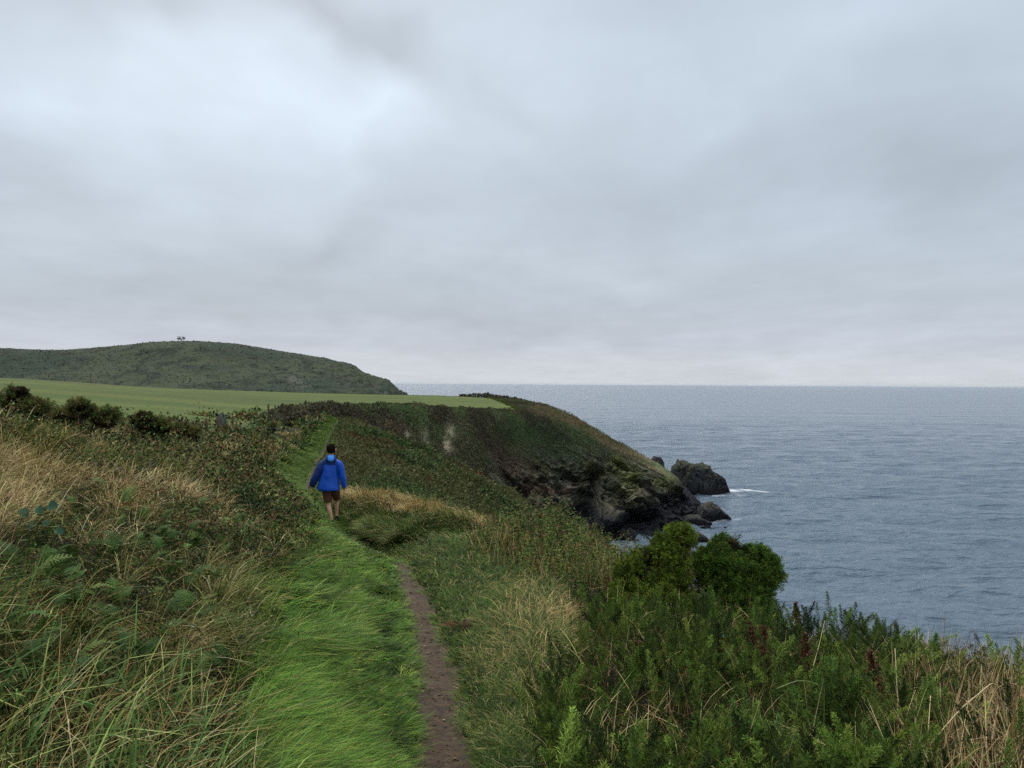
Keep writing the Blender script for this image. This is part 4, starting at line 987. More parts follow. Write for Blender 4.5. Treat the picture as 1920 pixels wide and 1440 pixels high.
for lb, Y, a, b_, rx, ry, br in FORE:
    gx = (a-CX)/F*Y; root = empty('gorse_bush', (gx, Y, float(ground_z(np.array([gx]), np.array([Y]))[0]))); off = np.array(root.location)
    k = 44 if rx > 40 else 9
    fx = gx+rng.normal(0, rx/F*Y*.55, k); fy = Y+rng.normal(0, rx/F*Y*.4, k)
    top = -(b_-ry-HY)/F*Y; fz = top-.22-np.abs(fx-gx)*1.0*(ry/rx)-rng.random(k)*.12
    if rx < 40: fz = np.maximum(fz, top-.30)
    P = np.stack([fx, fy, fz], -1)-off; A = np.stack([(fx-gx)*2.2+rng.normal(0, .1, k), (fy-Y)*2+rng.normal(0, .1, k), np.ones(k)], -1)
    V, Fc, C = shoots(SH, P, A, rng.uniform(.8, 1.05, k)*(1 if rx > 40 else .9), pick([srgb(88, 112, 58, K)*br, srgb(70, 92, 48, K)*br], [1, 1], k, .1))
    mesh_obj('foliage', V, [Fc], M_gorse, C, root)
    tubes('stem', [(np.array([[q[0]*.3, q[1]*.3, -.05], q*np.array([.8, .8, .6]), q]), [.010, .008, .005], srgb(84, 72, 48, K)) for q in P], M_wood, root)
    tag(root, lb, 'gorse bush', 'gorse shoots standing out of the thicket')
# dark gorse on the crest of the left bank
for lb, Y, lobes in (
    ('dark gorse bush on the bank crest at the left edge of the photo', 11, [(36, 746, 12, 12, 0), (8, 776, 28, 16, .2), (64, 776, 24, 11, 0)]),
    ('wide dark gorse bush on the bank crest near the left', 12.5, [(150, 776, 16, 12, 0), (186, 790, 22, 11, .2), (114, 794, 26, 9, 0)]),
    ('small dark gorse bush on the crest against the green field', 15.5, [(270, 793, 12, 9, 0), (288, 807, 20, 9, .2)]),
    ('low dark gorse bush beside the first fence posts', 19, [(318, 812, 24, 9, 0), (342, 818, 22, 8, .2)])):
    gorse_bush(lb, Y, lobes, [srgb(84, 96, 54, K), srgb(112, 104, 70, K), srgb(62, 72, 46, K)], [4, 3, 2], dens=85, size=1.25, group='dark gorse bushes along the bank crest')

# ================================================================== near-right stalks, docks, twigs
b, d, px, py = scatter(5600, 2.3, 6.5, 1560, 2500, lambda px, py, Y, d, x: ss(px, 1640, 1760)*(.5+.5*ss(vnoise(x*2.4, Y*2.4, 0, 17), -.4, .2)), 1.7)
n = len(b); c = pick([srgb(186, 168, 128, K), srgb(156, 134, 92, K), srgb(116, 92, 60, K), srgb(90, 102, 52, K), srgb(76, 52, 40, K)], [3, 4, 3, 1.5, 1.2], n)
o = blades('dead_grass_stalks', b, rng.uniform(.22, .68, n), rng.uniform(.003, .0065, n), rng.uniform(-3.14, 3.14, n), .1+.5*rng.random(n), .1+.9*rng.random(n)**2, c, M_dry)
tag(o, 'tangled bleached grass stalks in the near right corner', 'grass', kind='stuff')
b, d, px, py = scatter(3000, 3.2, 10, 1430, 2500, lambda px, py, Y, d, x: ss(px-1480-(8-Y)*60, -60, 160)*(Y > 3.5)*(.45+.55*ss(vnoise(x*1.8, Y*1.8, 0, 19), -.3, .3)), 1.5)
n = len(b); Rr = rng.uniform(.08, .2, n); own = np.repeat(np.arange(n), 30); m = len(own)
dv = unit(rng.normal(size=(m, 3))); dv[:, 2] = np.abs(dv[:, 2])
pos = b[own]+dv*(Rr[own]*rng.random(m)**.5)[:, None]*np.array([1, 1, 1.7])
clc = pick([srgb(58, 72, 42, K), srgb(46, 50, 36, K), srgb(84, 62, 44, K), srgb(112, 96, 66, K), srgb(80, 96, 52, K)], [4, 3, 2.4, 1.4, 1.4], n)
o = leaves('cliff_edge_scrub', pos, dv+.8*rng.normal(size=(m, 3)), rng.uniform(.02, .045, m), np.full(m, .6), clc[own]*(1+rng.normal(0, .2, (m, 1))))
tag(o, 'brown and green bramble scrub along the land edge by the sea', 'scrub', kind='stuff')
b, d, px, py = scatter(2600, 4.0, 10, 1450, 2400, lambda px, py, Y, d, x: ss(px-1480-(8-Y)*60, -60, 120), 1.5)
n = len(b); b[:, 2] += .08
c = pick([srgb(150, 126, 92, K), srgb(104, 80, 58, K), srgb(70, 50, 40, K), srgb(176, 160, 124, K)], [3, 3, 2, 1], n)
o = blades('edge_twigs', b, rng.uniform(.15, .42, n), rng.uniform(.004, .007, n), rng.uniform(-3.14, 3.14, n), .1+1.1*rng.random(n), .4*rng.random(n), c, M_dry)
tag(o, 'bare brown twigs bristling along the land edge', 'twigs', kind='stuff')

def at(px, py, Y): return np.array([(px-CX)/F*Y, Y, -(py-HY)/F*Y])
for i, (px_, py0, py1, Y, lb) in enumerate([
    (1434, 1172, 1260, 5.6, 'reddish brown dock spike rising below the dark domed gorse bush'),
    (1494, 1128, 1190, 6.8, 'reddish brown dock spike on the skyline edge right of the domed bush'),
    (1512, 1185, 1255, 5.4, 'broad rusty dock spike above the spiky pale gorse bush'),
    (1634, 1215, 1300, 4.8, 'rusty dock spike between the pale gorse bush and the dead stalks'),
    (1406, 1165, 1205, 6.0, 'small rusty dock tip, leftmost of the dock spikes')]):
    tp = at(px_, py0, Y); bt = at(px_+6, py1, Y); gz = float(ground_z(np.array([bt[0]]), np.array([Y]))[0])
    root = empty('dock_plant', (bt[0], Y, gz)); off = np.array([bt[0], Y, gz])
    tubes('stem', [(np.array([[0, 0, 0], (bt-off), (tp-off)]), [.005, .004, .002], srgb(110, 64, 46, K))], M_wood, root)
    m = 700; t_ = np.linspace(0, 1, m); p = (bt-off)+(tp-bt)*t_[:, None]; w_ = .030*np.sin(np.clip(t_+.12, 0, 1)*math.pi)**.6+.006
    p = p+rng.normal(0, 1, (m, 3))*w_[:, None]*.6
    leaves('seed_head', p, rng.normal(size=(m, 3)), rng.uniform(.016, .026, m), np.full(m, .8), pick([srgb(88, 62, 44, K), srgb(66, 46, 34, K), srgb(110, 84, 60, K)], [3, 2, 1], m), parent=root)
    tag(root, lb, 'dock', 'rusty dock spikes in the gorse')

for lb, pts, Y, w_ in [
    ('tall straight bleached stalk standing left of the dead grass', [(1690, 1425), (1687, 1320), (1681, 1212)], 4.0, .006),
    ('short thick pale stalk standing in the dead grass', [(1741, 1420), (1745, 1350), (1748, 1300)], 3.9, .006),
    ('long bleached stalk bent into an elbow across the corner', [(1740, 1400), (1815, 1315), (1858, 1279), (1872, 1279)], 3.8, .005),
    ('long pale stalk slanting down to the right edge', [(1815, 1310), (1870, 1360), (1935, 1412)], 3.8, .005),
    ('arched thin green stem curving over the pale gorse bush', [(1460, 1288), (1500, 1273), (1560, 1292), (1640, 1340), (1700, 1392)], 4.0, .004),
    ('thin straw stem slanting up out of the gorse', [(1520, 1270), (1535, 1220), (1549, 1160)], 5.0, .004)]:
    P = np.array([at(a, b_, Y+.15*j) for j, (a, b_) in enumerate(pts)])
    tq_ = np.linspace(0, len(P)-1, 14); PP = np.stack([pchip(np.arange(len(P)), P[:, k], tq_) for k in range(3)], -1)
    o = tubes('dead_stalk', [(PP, np.linspace(w_*.55, w_*.3, 14), srgb(186, 168, 128, K) if 'green' not in lb else srgb(120, 132, 84, K))], M_dry)
    tag(o, lb, 'stalk', 'single stalks in the near right')

# dead branch between the two round bushes
P = [at(1312, 1150, 8.2), at(1300, 1100, 8.2), at(1288, 1062, 8.3), at(1285, 1035, 8.3)]
it = [(np.array(P), [.016, .013, .009, .004], srgb(64, 46, 34, K))]
for q in range(60):
    j = rng.integers(0, 3); s = np.array(P[j])*(1-(u := rng.random()))+np.array(P[j+1])*u
    it.append((np.array([s, s+rng.normal(0, .05, 3)+[0, 0, .02], s+rng.normal(0, .085, 3)+[0, 0, -.01]]), [.004, .003, .001], pick([srgb(70, 50, 36, K), srgb(100, 80, 58, K)], [2, 1], 1)[0]))
o = tubes('dead_branch', it, M_wood); tag(o, 'brown dead branch in the gap between the two rounded gorse bushes', 'branch')

# dead frond lying by the path
Yd = 7.0; dx_ = (862-CX)/F*Yd
gz = float(ground_z(np.array([dx_]), np.array([Yd]))[0]); parts = []
for q in range(7):
    parts.append(instance(*protoF[q % 3], np.array([[dx_+rng.normal(0, .04), Yd+rng.normal(0, .03), gz+.10]]), rot_fr(np.array([[0.1, 3.0][q % 2]+rng.normal(0, .4)]), np.array([.1]), rng.normal(0, .6, 1)), np.array([.15]), pick([srgb(84, 56, 38, 1.1), srgb(64, 44, 32, 1.1)], [1, 1], 1)))
V, Fs, C = cat(parts); o = mesh_obj('dead_frond', V, Fs, M_leaf, C); tag(o, 'withered rust brown fern frond on the grass right of the path', 'fern')

# bramble sprig with broad leaves on the left bank
Yb = 5.6; c0 = at(70, 1005, Yb); root = empty('bramble_sprig', tuple(c0)); it = []; 
for k, (a, b_, s) in enumerate([(98, 953, .062), (75, 960, .05), (46, 966, .055), (35, 986, .058), (60, 990, .05), (88, 985, .04), (112, 1000, .05)]):
    e = at(a, b_, Yb-.1)-c0; it.append((np.array([[0, 0, -.15], e*.5+[0, 0, -.03], e]), [.004, .003, .002], srgb(70, 74, 46, K)))
    PV = []; th = np.linspace(0, 2*math.pi, 12, endpoint=False)
    for t_ in th: PV.append([s*.62*math.cos(t_), s*.62*math.sin(t_)*1.15*(1+.08*math.cos(6*t_)), .01*math.cos(2*t_)])
    PV.append([0, 0, -.006]); PV = np.array(PV); R = rot_to(np.array([[rng.normal(0, .3), -.8, .6+rng.normal(0, .2)]]), np.array([rng.uniform(0, 6)]))
    V, Fc, C = instance(PV, np.array([[i, (i+1) % 12, 12] for i in range(12)]), np.ones((13, 3)), e[None], R, np.ones(1), srgb(50, 76, 58, K)[None])
    mesh_obj('leaf', V, [Fc], M_leaf, C, root)
tubes('stem', it, M_wood, root); tag(root, 'bramble sprig with broad blue-green leaves on the left bank', 'bramble')

# ================================================================== fence posts between the bank and the field
POSTS = [(362, 792, 26, 'leftmost fence post at the field edge'), (367, 795, 26.6, 'short leaning fence post close beside the leftmost one'), (389, 788, 28, 'thin fence post standing alone in the dry grass'),
         (410, 784, 30, 'dark fence post left of the grey gatepost'), (416, 779, 31, 'thick pale grey gatepost, tallest of the posts'), (420, 780, 31.4, 'grey gatepost touching the tallest post on its right'),
         (437, 777, 34, 'fence post right of the grey gateposts'), (503, 760, 58, 'far thin fence post, left of the distant three'), (516, 762, 60, 'far thin fence post, middle of the distant three'), (531, 758, 63, 'far thin fence post, right of the distant three')]
for px_, py_, Y, lb in POSTS:
    tp = at(px_, py_, Y); gz = float(ground_z(np.array([tp[0]]), np.array([Y]))[0]); gz = min(gz, tp[2]-.7)
    hgt_ = tp[2]-gz+.35; w_ = .05*(1.6 if 'thick' in lb else 1)*(1.3 if Y > 50 else 1)
    k = 8; zz = np.linspace(-.35, hgt_-.35, 7); V = []; lean = rng.normal(0, .04)*(3 if 'leaning' in lb else 1)
    for i, z_ in enumerate(zz):
        for a in range(k):
            th = 2*math.pi*a/k; r_ = w_*(1-.12*i/6)*(1+.08*math.cos(3*th+px_)); V.append([r_*math.cos(th)+lean*z_, r_*math.sin(th), z_+(.02*math.cos(th) if i == 6 else 0)])
    V.append([lean*zz[-1], 0, zz[-1]+.015]); n_ = len(V)-1
    Q = [[i*k+a, i*k+(a+1) % k, (i+1)*k+(a+1) % k, (i+1)*k+a] for i in range(6) for a in range(k)]; T = [[6*k+a, 6*k+(a+1) % k, n_] for a in range(k)]
    cpost = srgb(84, 86, 86, 1.0) if 'grey' in lb and 'left of' not in lb and 'right of' not in lb else srgb(72, 64, 54, K)
    o = mesh_obj('fence_post', V, [Q, T], M_wood, np.tile(cpost, (len(V), 1))); o.location = (tp[0], Y, gz)
    tag(o, lb, 'fence post', 'fence posts along the field edge')

# ================================================================== hedge on the headland skyline, marker post, trees on the hill
def hedge(lb, pts, hh):
    P = []
    for j in range(len(pts)-1):
        (a, b_, Y0), (c_, d_, Y1) = pts[j], pts[j+1]; k = int(500*abs(c_-a)/20)
        t_ = rng.random(k); Yq = Y0+(Y1-Y0)*t_; px_ = a+(c_-a)*t_; py_ = b_+(d_-b_)*t_
        q = np.stack([(px_-CX)/F*Yq, Yq+rng.normal(0, .6, k), -(py_-HY)/F*Yq], -1)
        hq = hh*(.55+.6*(.5+.5*fbm(q[:, 0]*.35, q[:, 1]*.2, 0, 3, 181))); q[:, 2] += hq*(rng.random(k)**.6)-.5; P.append(q)
    P = np.concatenate(P); n = len(P); c0 = P.mean(0)
    o = leaves('hedge', P-c0, rng.normal(size=(n, 3))+np.array([0, 0, .5]), rng.uniform(.35, .7, n), np.full(n, .7), pick([srgb(66, 66, 46, K), srgb(88, 80, 58, K), srgb(50, 52, 40, K)], [2, 1.5, 2], n))
    o.location = c0; return tag(o, lb, 'hedge')
hedge('dark hedge on the headland skyline at the far field corner', [(862, 746, 348), (905, 744, 340), (950, 751, 325), (985, 757, 300)], 2.3)
hedge('long low dark hedge along the cliff top in front of the field', [(655, 769, 98), (700, 767, 107), (760, 764.5, 119.5), (860, 770, 149), (960, 773, 178), (985, 780, 186)], .8)
tp = at(915, 738.5, 338); root = tubes('marker_post', [(np.array([[0, 0, -2.5], [0, 0, .2], [0, 0, .8]]), [.35, .35, .3], srgb(36, 36, 36, K))], M_wood); root.location = tp; tag(root, 'tiny dark marker post above the headland hedge', 'post')
for lb, px_, Y, h_, sp in (('wind-bent tree on the hill top, the left of the pair', 334.5, 606, 4.4, 1), ('wind-bent tree on the hill top, the right of the pair', 344.5, 606, 4.2, -1), ('sparse small tree between the two on the hill top', 339.5, 607, 3.0, 1)):
    t0 = at(px_, 645, Y); root = empty('hill_tree', tuple(t0)); it = []; tips = []
    it.append((np.array([[0, 0, -1], [.1*sp, 0, h_*.35], [.3*sp, 0, h_*.6]]), [.22, .16, .10], srgb(60, 54, 50, K)))
    for q in range(9):
        e = np.array([rng.normal(.15*sp, .9), rng.normal(0, .8), h_*rng.uniform(.6, .98)]); tips.append(e)
        it.append((np.array([[.2*sp, 0, h_*.45], e*.6+[0, 0, h_*.2], e]), [.10, .07, .03], srgb(60, 54, 50, K)))
    tubes('trunk', it, M_wood, root)
    m = 240 if h_ > 3.5 else 60; tips = np.array(tips); P = tips[rng.integers(0, len(tips), m)]+rng.normal(0, .32, (m, 3)); 
    leaves('crown', P, rng.normal(size=(m, 3)), rng.uniform(.25, .5, m), np.full(m, .7), pick([srgb(62, 68, 62, K), srgb(48, 54, 50, K)], [1, 1], m), parent=root)
    tag(root, lb, 'tree', 'trees on the hill top')

# ================================================================== rocks in the sea
def sea_rock(lb, Y, prof, depth, seed, top=(58, 60, 50), amp=.9, name='sea_rock'):
    """prof: skyline (px, py) from left to right at distance Y; a solid with a rounded section and craggy faces"""
    prof = np.array(prof, float); xs_ = np.linspace(0, 1, 90); s_ = (prof[:, 0]-prof[0, 0])/(prof[-1, 0]-prof[0, 0])
    X = (prof[0, 0]+xs_*(prof[-1, 0]-prof[0, 0])-CX)/F*Y; Ht = -(np.interp(xs_, s_, prof[:, 1])-HY)/F*Y-SEA
    Wd = depth*np.sqrt(np.clip(1-(2*xs_-1)**4, .02, 1)); th = np.linspace(-.25, math.pi+.25, 64)
    XX_, TH = np.meshgrid(X, th, indexing='ij'); HH = np.broadcast_to(Ht[:, None], XX_.shape); WW = np.broadcast_to(Wd[:, None], XX_.shape)
    cs_ = np.cos(TH); sn = np.sin(TH)
    YY_ = -WW*np.sign(cs_)*np.abs(cs_)**.6; ZZ_ = np.where(sn > 0, HH*np.abs(sn)**.38, 3.0*sn*4)
    r1 = fbm(XX_*.28, (YY_+seed)*.28, ZZ_*.35, 5, seed, .55, ridged=True); r2 = fbm(XX_*.9, YY_*.9, ZZ_*1.1, 4, seed+3, .55, ridged=True)
    dd = amp*(.7*r1+.4*r2+.9*blocks(XX_, YY_, ZZ_*.8, .35, seed+20)+.45*blocks(XX_, YY_, ZZ_, .95, seed+30)); wz = np.abs(cs_)
    YY2 = YY_-np.sign(cs_)*dd*wz; ZZ2 = ZZ_+dd*.6*(sn > 0)*np.clip(HH/4, .15, 1); XX2 = XX_+.35*amp*fbm(YY_*.5, ZZ_*.6, XX_*.3, 3, seed+5)
    x0 = X.mean(); V = np.stack([XX2-x0, YY2, ZZ2], -1)
    nz = fbm(XX_*.6, YY_*.6, ZZ_*.6, 3, seed+8)
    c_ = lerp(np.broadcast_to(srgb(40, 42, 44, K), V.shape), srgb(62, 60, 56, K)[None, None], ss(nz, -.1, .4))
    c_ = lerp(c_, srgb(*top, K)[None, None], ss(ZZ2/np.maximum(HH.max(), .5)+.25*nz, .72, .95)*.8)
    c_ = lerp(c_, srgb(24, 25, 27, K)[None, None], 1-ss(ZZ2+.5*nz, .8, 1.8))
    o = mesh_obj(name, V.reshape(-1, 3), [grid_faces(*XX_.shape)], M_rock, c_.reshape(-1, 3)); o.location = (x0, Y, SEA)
    return tag(o, lb, 'rock', 'dark rocks standing in the sea off the headland')
sea_rock('big flat-topped dark sea stack beyond the headland tip', 218, [(1258, 905), (1262, 880), (1275, 868), (1290, 870), (1328, 874), (1340, 888), (1350, 893), (1360, 899), (1366, 918)], 4.5, 201, (60, 62, 48), 1.1, 'sea_stack')
sea_rock('small black rock awash in foam, farthest from the headland', 221, [(1392, 921), (1399, 913), (1404, 916), (1408, 921)], 1.2, 221, (40, 42, 44), .35)
sea_rock('low black ledge in the foam between the stack and the small rock', 219, [(1366, 921), (1375, 917), (1384, 919), (1390, 922)], 1.0, 231, (40, 42, 44), .25)
sea_rock('low brown shore rock at the very tip of the headland', 174, [(1308, 972), (1316, 948), (1330, 941), (1343, 945), (1352, 952), (1362, 960), (1372, 970)], 3.2, 241, (66, 60, 50), .9)
sea_rock('rounded dark boulder poking out behind the headland skyline', 232, [(1215, 910), (1222, 862), (1228, 855), (1240, 857), (1245, 866), (1250, 905)], 2.4, 251, (44, 44, 46), .6)
sea_rock('low dark rock in the cove behind the yellow-green gorse bush', 147, [(1270, 1018), (1290, 1002), (1308, 997), (1322, 1001), (1333, 1012)], 2.4, 261, (56, 52, 48), .6)
sea_rock('small low rock at the cliff foot left of the headland tip', 168, [(1268, 985), (1290, 966), (1312, 965), (1325, 974), (1336, 978)], 2.2, 271, (52, 50, 46), .7)
# ================================================================== the walker
def flat_mat(name, col, rough=.8, spec=.2, wr=0, ws=40):
    m, n, l, b = mk_mat(name); b.inputs['Base Color'].default_value = (*col, 1); b.inputs['Roughness'].default_value = rough; b.inputs['Specular IOR Level'].default_value = spec
    if wr:
        t = n.new('ShaderNodeTexNoise'); t.inputs['Scale'].default_value = ws; t.inputs['Detail'].default_value = 4
        c_ = n.new('ShaderNodeTexCoord'); l.new(c_.outputs['Object'], t.inputs['Vector'])
        bp = n.new('ShaderNodeBump'); bp.inputs['Strength'].default_value = wr; bp.inputs['Distance'].default_value = .02
        l.new(t.outputs['Fac'], bp.inputs['Height']); l.new(bp.outputs[0], b.inputs['Normal'])
    return m
M_skin = flat_mat('skin', srgb(205, 160, 132, 1.0), .55, .3)
M_blue = flat_mat('blue_nylon', (.007, .075, .47), .5, .3, 1.0, 7)
M_lblue = flat_mat('light_blue_lining', (.05, .27, .80), .5, .35, .3, 12)
M_navy = flat_mat('navy_nylon', (.009, .030, .15), .55, .2, .8, 9)
M_short = flat_mat('brown_cotton', srgb(96, 66, 50, 1.0), .9, .1, .3, 20)
M_hair = flat_mat('dark_hair', (.010, .006, .004), .9, .05, .8, 60)
M_shoe = flat_mat('black_shoe', (.012, .012, .014), .6, .3)
M_dark = flat_mat('eye_dark', (.02, .015, .012), .3, .5)

PY = 17.5; PXm = (621-CX)/F*PY
PZ = float(ground_z(np.array([PXm]), np.array([PY]))[0])
walker = empty('person', (PXm, PY, PZ+.03), 0)
tag(walker, 'dark-haired walker in a blue rain jacket and brown shorts seen from behind on the path', 'person')
PS = 1.0

def skin_body(name, joints, edges, mat, root=0, levels=2):
    me = bpy.data.meshes.new(name); me.from_pydata([j[0] for j in joints], edges, []); o = bpy.data.objects.new(name, me); COL.objects.link(o); o.parent = walker
    sk = o.modifiers.new('skin', 'SKIN'); sk.use_smooth_shade = True
    if not me.skin_vertices: 
        pass
    for i, j in enumerate(joints):
        r = j[1]; r = (r, r) if not isinstance(r, tuple) else r
        me.skin_vertices[0].data[i].radius = r
        me.skin_vertices[0].data[i].use_root = (i == root)
    ss_ = o.modifiers.new('subsurf', 'SUBSURF'); ss_.levels = levels; ss_.render_levels = levels
    me.materials.append(mat); return o

J = []; E = []
def jt(p, r, parent=None):
    J.append((tuple(p), r)); i = len(J)-1
    if parent is not None: E.append((parent, i))
    return i
pel = jt((0, 0, .93), (.15, .11)); wst = jt((0, 0, 1.10), (.13, .10), pel); chs = jt((0, .02, 1.30), (.16, .11), wst)
shl = jt((0, .01, 1.42), (.12, .085), chs); nck = jt((.0, .02, 1.52), .055, shl); nk2 = jt((.0, .025, 1.59), .052, nck)
hd1 = jt((.0, .035, 1.64), (.070, .085), nk2); hd2 = jt((.0, .03, 1.71), (.078, .098), hd1); hd3 = jt((.0, .025, 1.775), (.062, .078), hd2)
# arms: left swings out and back, right hangs
la = jt((-.17, 0, 1.41), .058, shl); la2 = jt((-.27, -.03, 1.20), .046, la); la3 = jt((-.325, -.04, 1.10), .042, la2); la4 = jt((-.415, -.02, .90), .030, la3)
ra = jt((.17, 0, 1.41), .058, shl); ra2 = jt((.255, .0, 1.20), .046, ra); ra3 = jt((.272, .0, 1.08), .042, ra2); ra4 = jt((.295, .04, .86), .030, ra3)
def hand(w, c):
    p = np.array(J[w][0]); s = -1 if p[0] < 0 else 1
    palm = jt(p+[s*.008, .01, -.045], (.036, .018), w); 
    kn = jt(p+[s*.012, .02, -.085], (.036, .016), palm)
    for k, (dy, ln) in enumerate(((-.028, .062), (-.009, .075), (.010, .070), (.028, .055))):
        a_ = jt(p+[s*.012, .02+dy, -.100], .0095, kn); b_ = jt(p+[s*.004, .026+dy*1.05, -.100-ln*.55], .0085, a_); jt(p+[-s*.010, .034+dy, -.100-ln], .0075, b_)
    t1 = jt(p+[-s*.004, .045, -.055], .011, palm); jt(p+[-s*.008, .058, -.092], .009, t1)
hand(la4, 0); hand(ra4, 0)
# legs: left leg carries the weight, right leg swings forward out of sight
ll = jt((-.085, 0, .86), .095, pel); ll1 = jt((-.072, .01, .68), .082, ll); ll2 = jt((-.055, .03, .47), .055, ll1); ll2b = jt((-.022, -.005, .34), .060, ll2); ll3 = jt((.022, -.02, .19), .040, ll2b); ll4 = jt((.045, -.02, .085), .036, ll3); jt((.048, -.05, .045), .036, ll4); lt = jt((.045, .06, .045), .034, ll4); jt((.04, .15, .035), .026, lt)
rl = jt((.085, 0, .86), .095, pel); rl1 = jt((.085, .14, .68), .080, rl); rl2 = jt((.075, .30, .52), .055, rl1); rl2b = jt((.070, .31, .40), .052, rl2); rl3 = jt((.068, .33, .25), .038, rl2b); rl4 = jt((.068, .35, .12), .034, rl3); jt((.068, .31, .09), .034, rl4); rt = jt((.072, .43, .075), .032, rl4); jt((.075, .50, .06), .026, rt)
skin_body('body', J, E, M_skin, pel)

def ring_mesh(name, rings, mat, k=40, wr=.0, seed=1, thick=.0, smooth=True, capt=False, arc=None):
    """rings: (cx, cy, z, rx, ry[, tilt]) from top to bottom"""
    nk = len(rings)-1; tv_ = np.linspace(0, nk, nk*5+1); R = np.array([r[:5] for r in rings], float)
    RR = np.stack([pchip(np.arange(nk+1), R[:, j], tv_) for j in range(5)], -1)
    th = np.linspace(0, 2*math.pi, k, endpoint=False); V = []
    for i, r in enumerate(RR):
        for t_ in th:
            f = 1+wr*(vnoise(math.cos(t_)*2.2, math.sin(t_)*2.2, r[2]*5, seed)+.6*vnoise(math.cos(t_)*5, math.sin(t_)*5, r[2]*9, seed+1))*min(1, i/4+.2)
            V.append([r[0]+r[3]*math.cos(t_)*f, r[1]+r[4]*math.sin(t_)*f, r[2]+.012*wr/.05*vnoise(math.cos(t_)*3, math.sin(t_)*3, 2, seed)*(i == len(RR)-1)])
    n_ = len(RR); Q = [[i*k+a, (i+1)*k+a, (i+1)*k+(a+1) % k, i*k+(a+1) % k] for i in range(n_-1) for a in range(k)]
    T = []
    if capt: V.append(list(RR[0, :3])); T = [[a, (a+1) % k, len(V)-1] for a in range(k)]
    o = mesh_obj(name, V, [Q, T] if T else [Q], mat, None, walker, smooth)
    if thick: s_ = o.modifiers.new('solid', 'SOLIDIFY'); s_.thickness = thick
    return o
def sleeve(name, pts, rad, mat, seed):
    pts = np.array(pts, float); n0 = len(pts); t_ = np.linspace(0, n0-1, n0*5); P = np.stack([pchip(np.arange(n0), pts[:, j], t_) for j in range(3)], -1); r = pchip(np.arange(n0), np.array(rad, float), t_)
    v, q, _ = tube_geo(P, r, 20, cap=False); c0 = np.repeat(P, 20, 0)
    f = 1+.08*vnoise(v[:, 0]*14, v[:, 1]*14, v[:, 2]*17, seed)[:, None]; v = c0+(v-c0)*f
    o = mesh_obj(name, v, [q], mat, None, walker, True); s_ = o.modifiers.new('solid', 'SOLIDIFY'); s_.thickness = .006; return o
# jacket: blue back panel flaring to the hem, pulled out at the left
jk = ring_mesh('jacket', [(0, .02, 1.515, .075, .07), (0, .02, 1.47, .15, .10), (.0, .01, 1.41, .180, .12), (-.01, 0, 1.25, .186, .14), (-.03, 0, 1.05, .208, .155), (-.045, -.005, .92, .235, .170), (-.05, -.01, .83, .250, .175), (-.04, -.01, .785, .228, .165)], M_blue, 44, .09, 3, .006)
sleeve('sleeve', [(-.110, 0.01, 1.44), (-.205, -.02, 1.355), (-.262, -.04, 1.20), (-.325, -.045, 1.08), (-.385, -.03, .97), (-.42, -.02, .875)], [.050, .082, .088, .088, .080, .058], M_navy, 5)
sleeve('sleeve', [(.110, 0.01, 1.44), (.205, -.01, 1.355), (.245, 0, 1.20), (.272, .0, 1.08), (.290, .02, .96), (.300, .04, .85)], [.050, .080, .078, .072, .064, .052], M_blue, 6)
# navy shoulder yoke wrapping the left shoulder, light lining shown by the folded hood
ring_mesh('shoulder_yoke', [(-.01, .02, 1.525, .078, .074), (-.02, .015, 1.478, .160, .108), (-.015, .008, 1.425, .196, .128), (-.012, .008, 1.385, .202, .136)], M_navy, 44, .02, 7)
hv = []
hood = ring_mesh('hood', [(0.01, -.015, 1.595, .080, .080), (.012, -.04, 1.560, .112, .105), (.015, -.06, 1.49, .130, .122), (.018, -.065, 1.44, .105, .095), (.02, -.06, 1.405, .055, .06)], M_navy, 32, .08, 9)
lin = ring_mesh('hood_lining', [(.02, -.065, 1.590, .050, .070), (.022, -.080, 1.56, .078, .095), (.026, -.095, 1.49, .092, .106), (.028, -.090, 1.45, .074, .086), (.028, -.085, 1.425, .035, .06)], M_lblue, 32, .05, 12)
# shorts
ring_mesh('shorts', [(0, 0, .98, .155, .125), (0, 0, .88, .178, .135), (0, .01, .80, .175, .135)], M_short, 32, .03, 15, .004)
for nm, pts, rad, m_ in (('shorts_leg', [(-.085, .0, .86), (-.078, .01, .72), (-.068, .02, .60), (-.062, .025, .52)], [.112, .104, .094, .088], M_short), ('shorts_leg', [(.085, .0, .86), (.088, .08, .75), (.084, .17, .65), (.080, .24, .58)], [.112, .104, .094, .086], M_short)):
    sleeve(nm, pts, rad, m_, 17)
# shoes
def shoe(x, y, z, ya):
    P = np.array([(x, y-.075, z+.04), (x, y-.055, z+.045), (x, y, z+.05), (x, y+.07, z+.045), (x, y+.13, z+.036), (x, y+.185, z+.028), (x, y+.205, z+.024)]); r = np.array([.018, .040, .047, .047, .046, .034, .012])
    v, q, t_ = tube_geo(P, r, 14); v[:, 2] = np.maximum(v[:, 2], z); o = mesh_obj('shoe', v, [q, t_], M_shoe, None, walker, True)
    v2, q2, t2_ = tube_geo(np.array([(x+.0, y-.015, z+.06), (x, y-.02, z+.10), (x-.005, y-.022, z+.125)]), np.array([.045, .044, .043]), 14, cap=False); mesh_obj('sock', v2, [q2], M_shoe, None, walker, True)
shoe(.045, -.02, 0.0, 0); shoe(.070, .34, .03, 0)
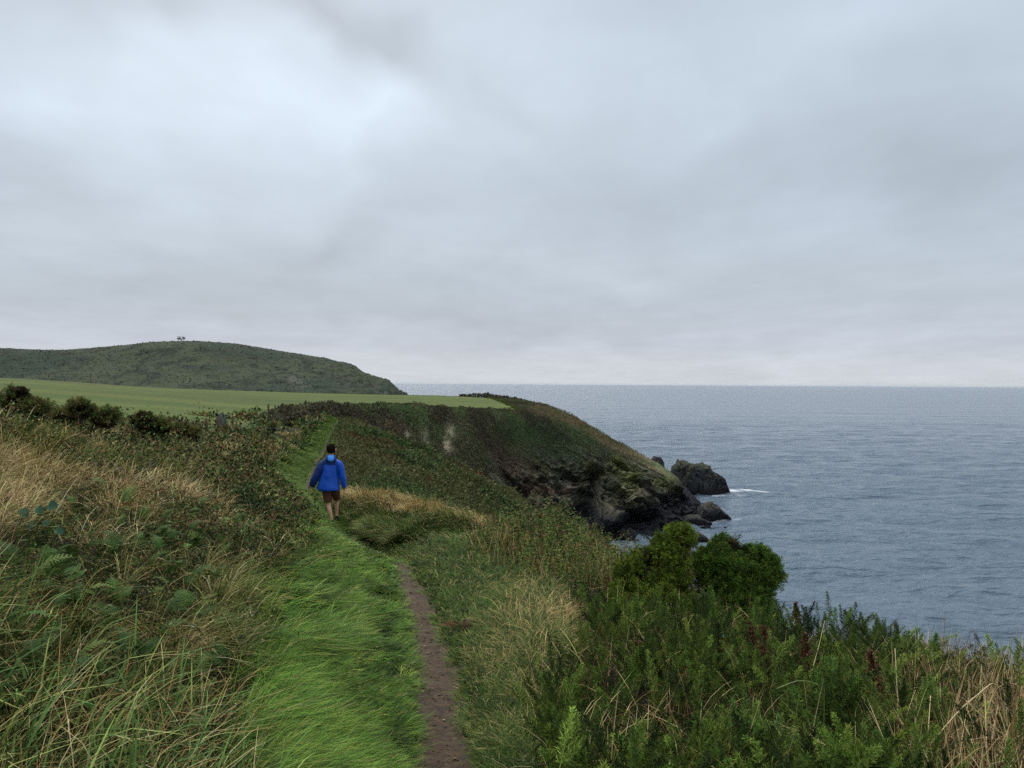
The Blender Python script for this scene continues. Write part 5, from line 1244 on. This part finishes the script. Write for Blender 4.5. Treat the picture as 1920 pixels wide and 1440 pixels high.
# hair: short dark crop covering the crown and the back of the head
hvV = []; k = 36; rows = 22
for i in range(rows):
    ph = math.pi*.80*i/(rows-1)
    for a in range(k):
        th = 2*math.pi*a/k; dx_, dy_, dz_ = math.sin(ph)*math.cos(th), math.sin(ph)*math.sin(th), math.cos(ph)
        frontcut = dy_ > .25 and dz_ < .45
        rr = 1.0+.07*vnoise(dx_*5, dy_*5, dz_*5, 33)+.05*vnoise(dx_*13, dy_*13, dz_*13, 34)
        if frontcut: rr = .86
        if dz_ < -.35: rr *= .94
        if dz_ > .2: rr *= 1.05
        hvV.append([.0+.104*dx_*rr, .022+.122*dy_*rr, 1.715+.118*dz_*rr])
Q = [[i*k+a, (i+1)*k+a, (i+1)*k+(a+1) % k, i*k+(a+1) % k] for i in range(rows-1) for a in range(k)]
mesh_obj('hair', hvV, [Q], M_hair, None, walker, True)
for s in (-1, 1):
    th = np.linspace(0, 2*math.pi, 14, endpoint=False); V = [[s*.098, .03+.020*math.cos(t_), 1.695+.032*math.sin(t_)] for t_ in th]+[[s*.116, .022+.022*math.cos(t_), 1.70+.034*math.sin(t_)] for t_ in th]+[[s*.110, .022, 1.70]]
    Q = [[i, (i+1) % 14, 14+(i+1) % 14, 14+i] for i in range(14)]; T = [[14+i, 14+(i+1) % 14, 28] for i in range(14)]
    mesh_obj('ear', V, [Q, T], M_skin, None, walker, True)
    v, q, t_ = tube_geo(np.array([(s*.032, .112, 1.712), (s*.032, .124, 1.712), (s*.032, .130, 1.712)]), np.array([.012, .010, .003]), 8); mesh_obj('eye', v, [q, t_], M_dark, None, walker, True)
v, q, t_ = tube_geo(np.array([(0, .118, 1.72), (0, .138, 1.695), (0, .150, 1.675), (0, .128, 1.667)]), np.array([.010, .012, .015, .010]), 10); mesh_obj('nose', v, [q, t_], M_skin, None, walker, True)
v, q, t_ = tube_geo(np.array([(-.026, .116, 1.642), (0, .126, 1.643), (.026, .116, 1.642)]), np.array([.004, .008, .004]), 8); mesh_obj('mouth', v, [q, t_], flat_mat('lips', srgb(170, 100, 90), .5, .3), None, walker, True)

# ================================================================== sea air
M_haze = bpy.data.materials.new('sea_air'); M_haze.use_nodes = True; hn = M_haze.node_tree.nodes; hn.clear()
ho = hn.new('ShaderNodeOutputMaterial'); pv = hn.new('ShaderNodeVolumePrincipled'); pv.inputs['Color'].default_value = (.88, .93, 1, 1); pv.inputs['Density'].default_value = HAZE; pv.inputs['Anisotropy'].default_value = .0
M_haze.node_tree.links.new(pv.outputs[0], ho.inputs['Volume'])
if HAZE > 0:
    X0, X1, Y0, Y1, Z0, Z1 = -160000, 160000, -60, 100000, -45.0, 42.0
    v = [(x, y, z) for z in (Z0, Z1) for y in (Y0, Y1) for x in (X0, X1)]
    o = mesh_obj('haze', v, [[[0, 2, 3, 1], [4, 5, 7, 6], [0, 1, 5, 4], [2, 6, 7, 3], [0, 4, 6, 2], [1, 3, 7, 5]]], M_haze); tag(o, 'thin pale sea haze in the air', 'haze', kind='stuff')
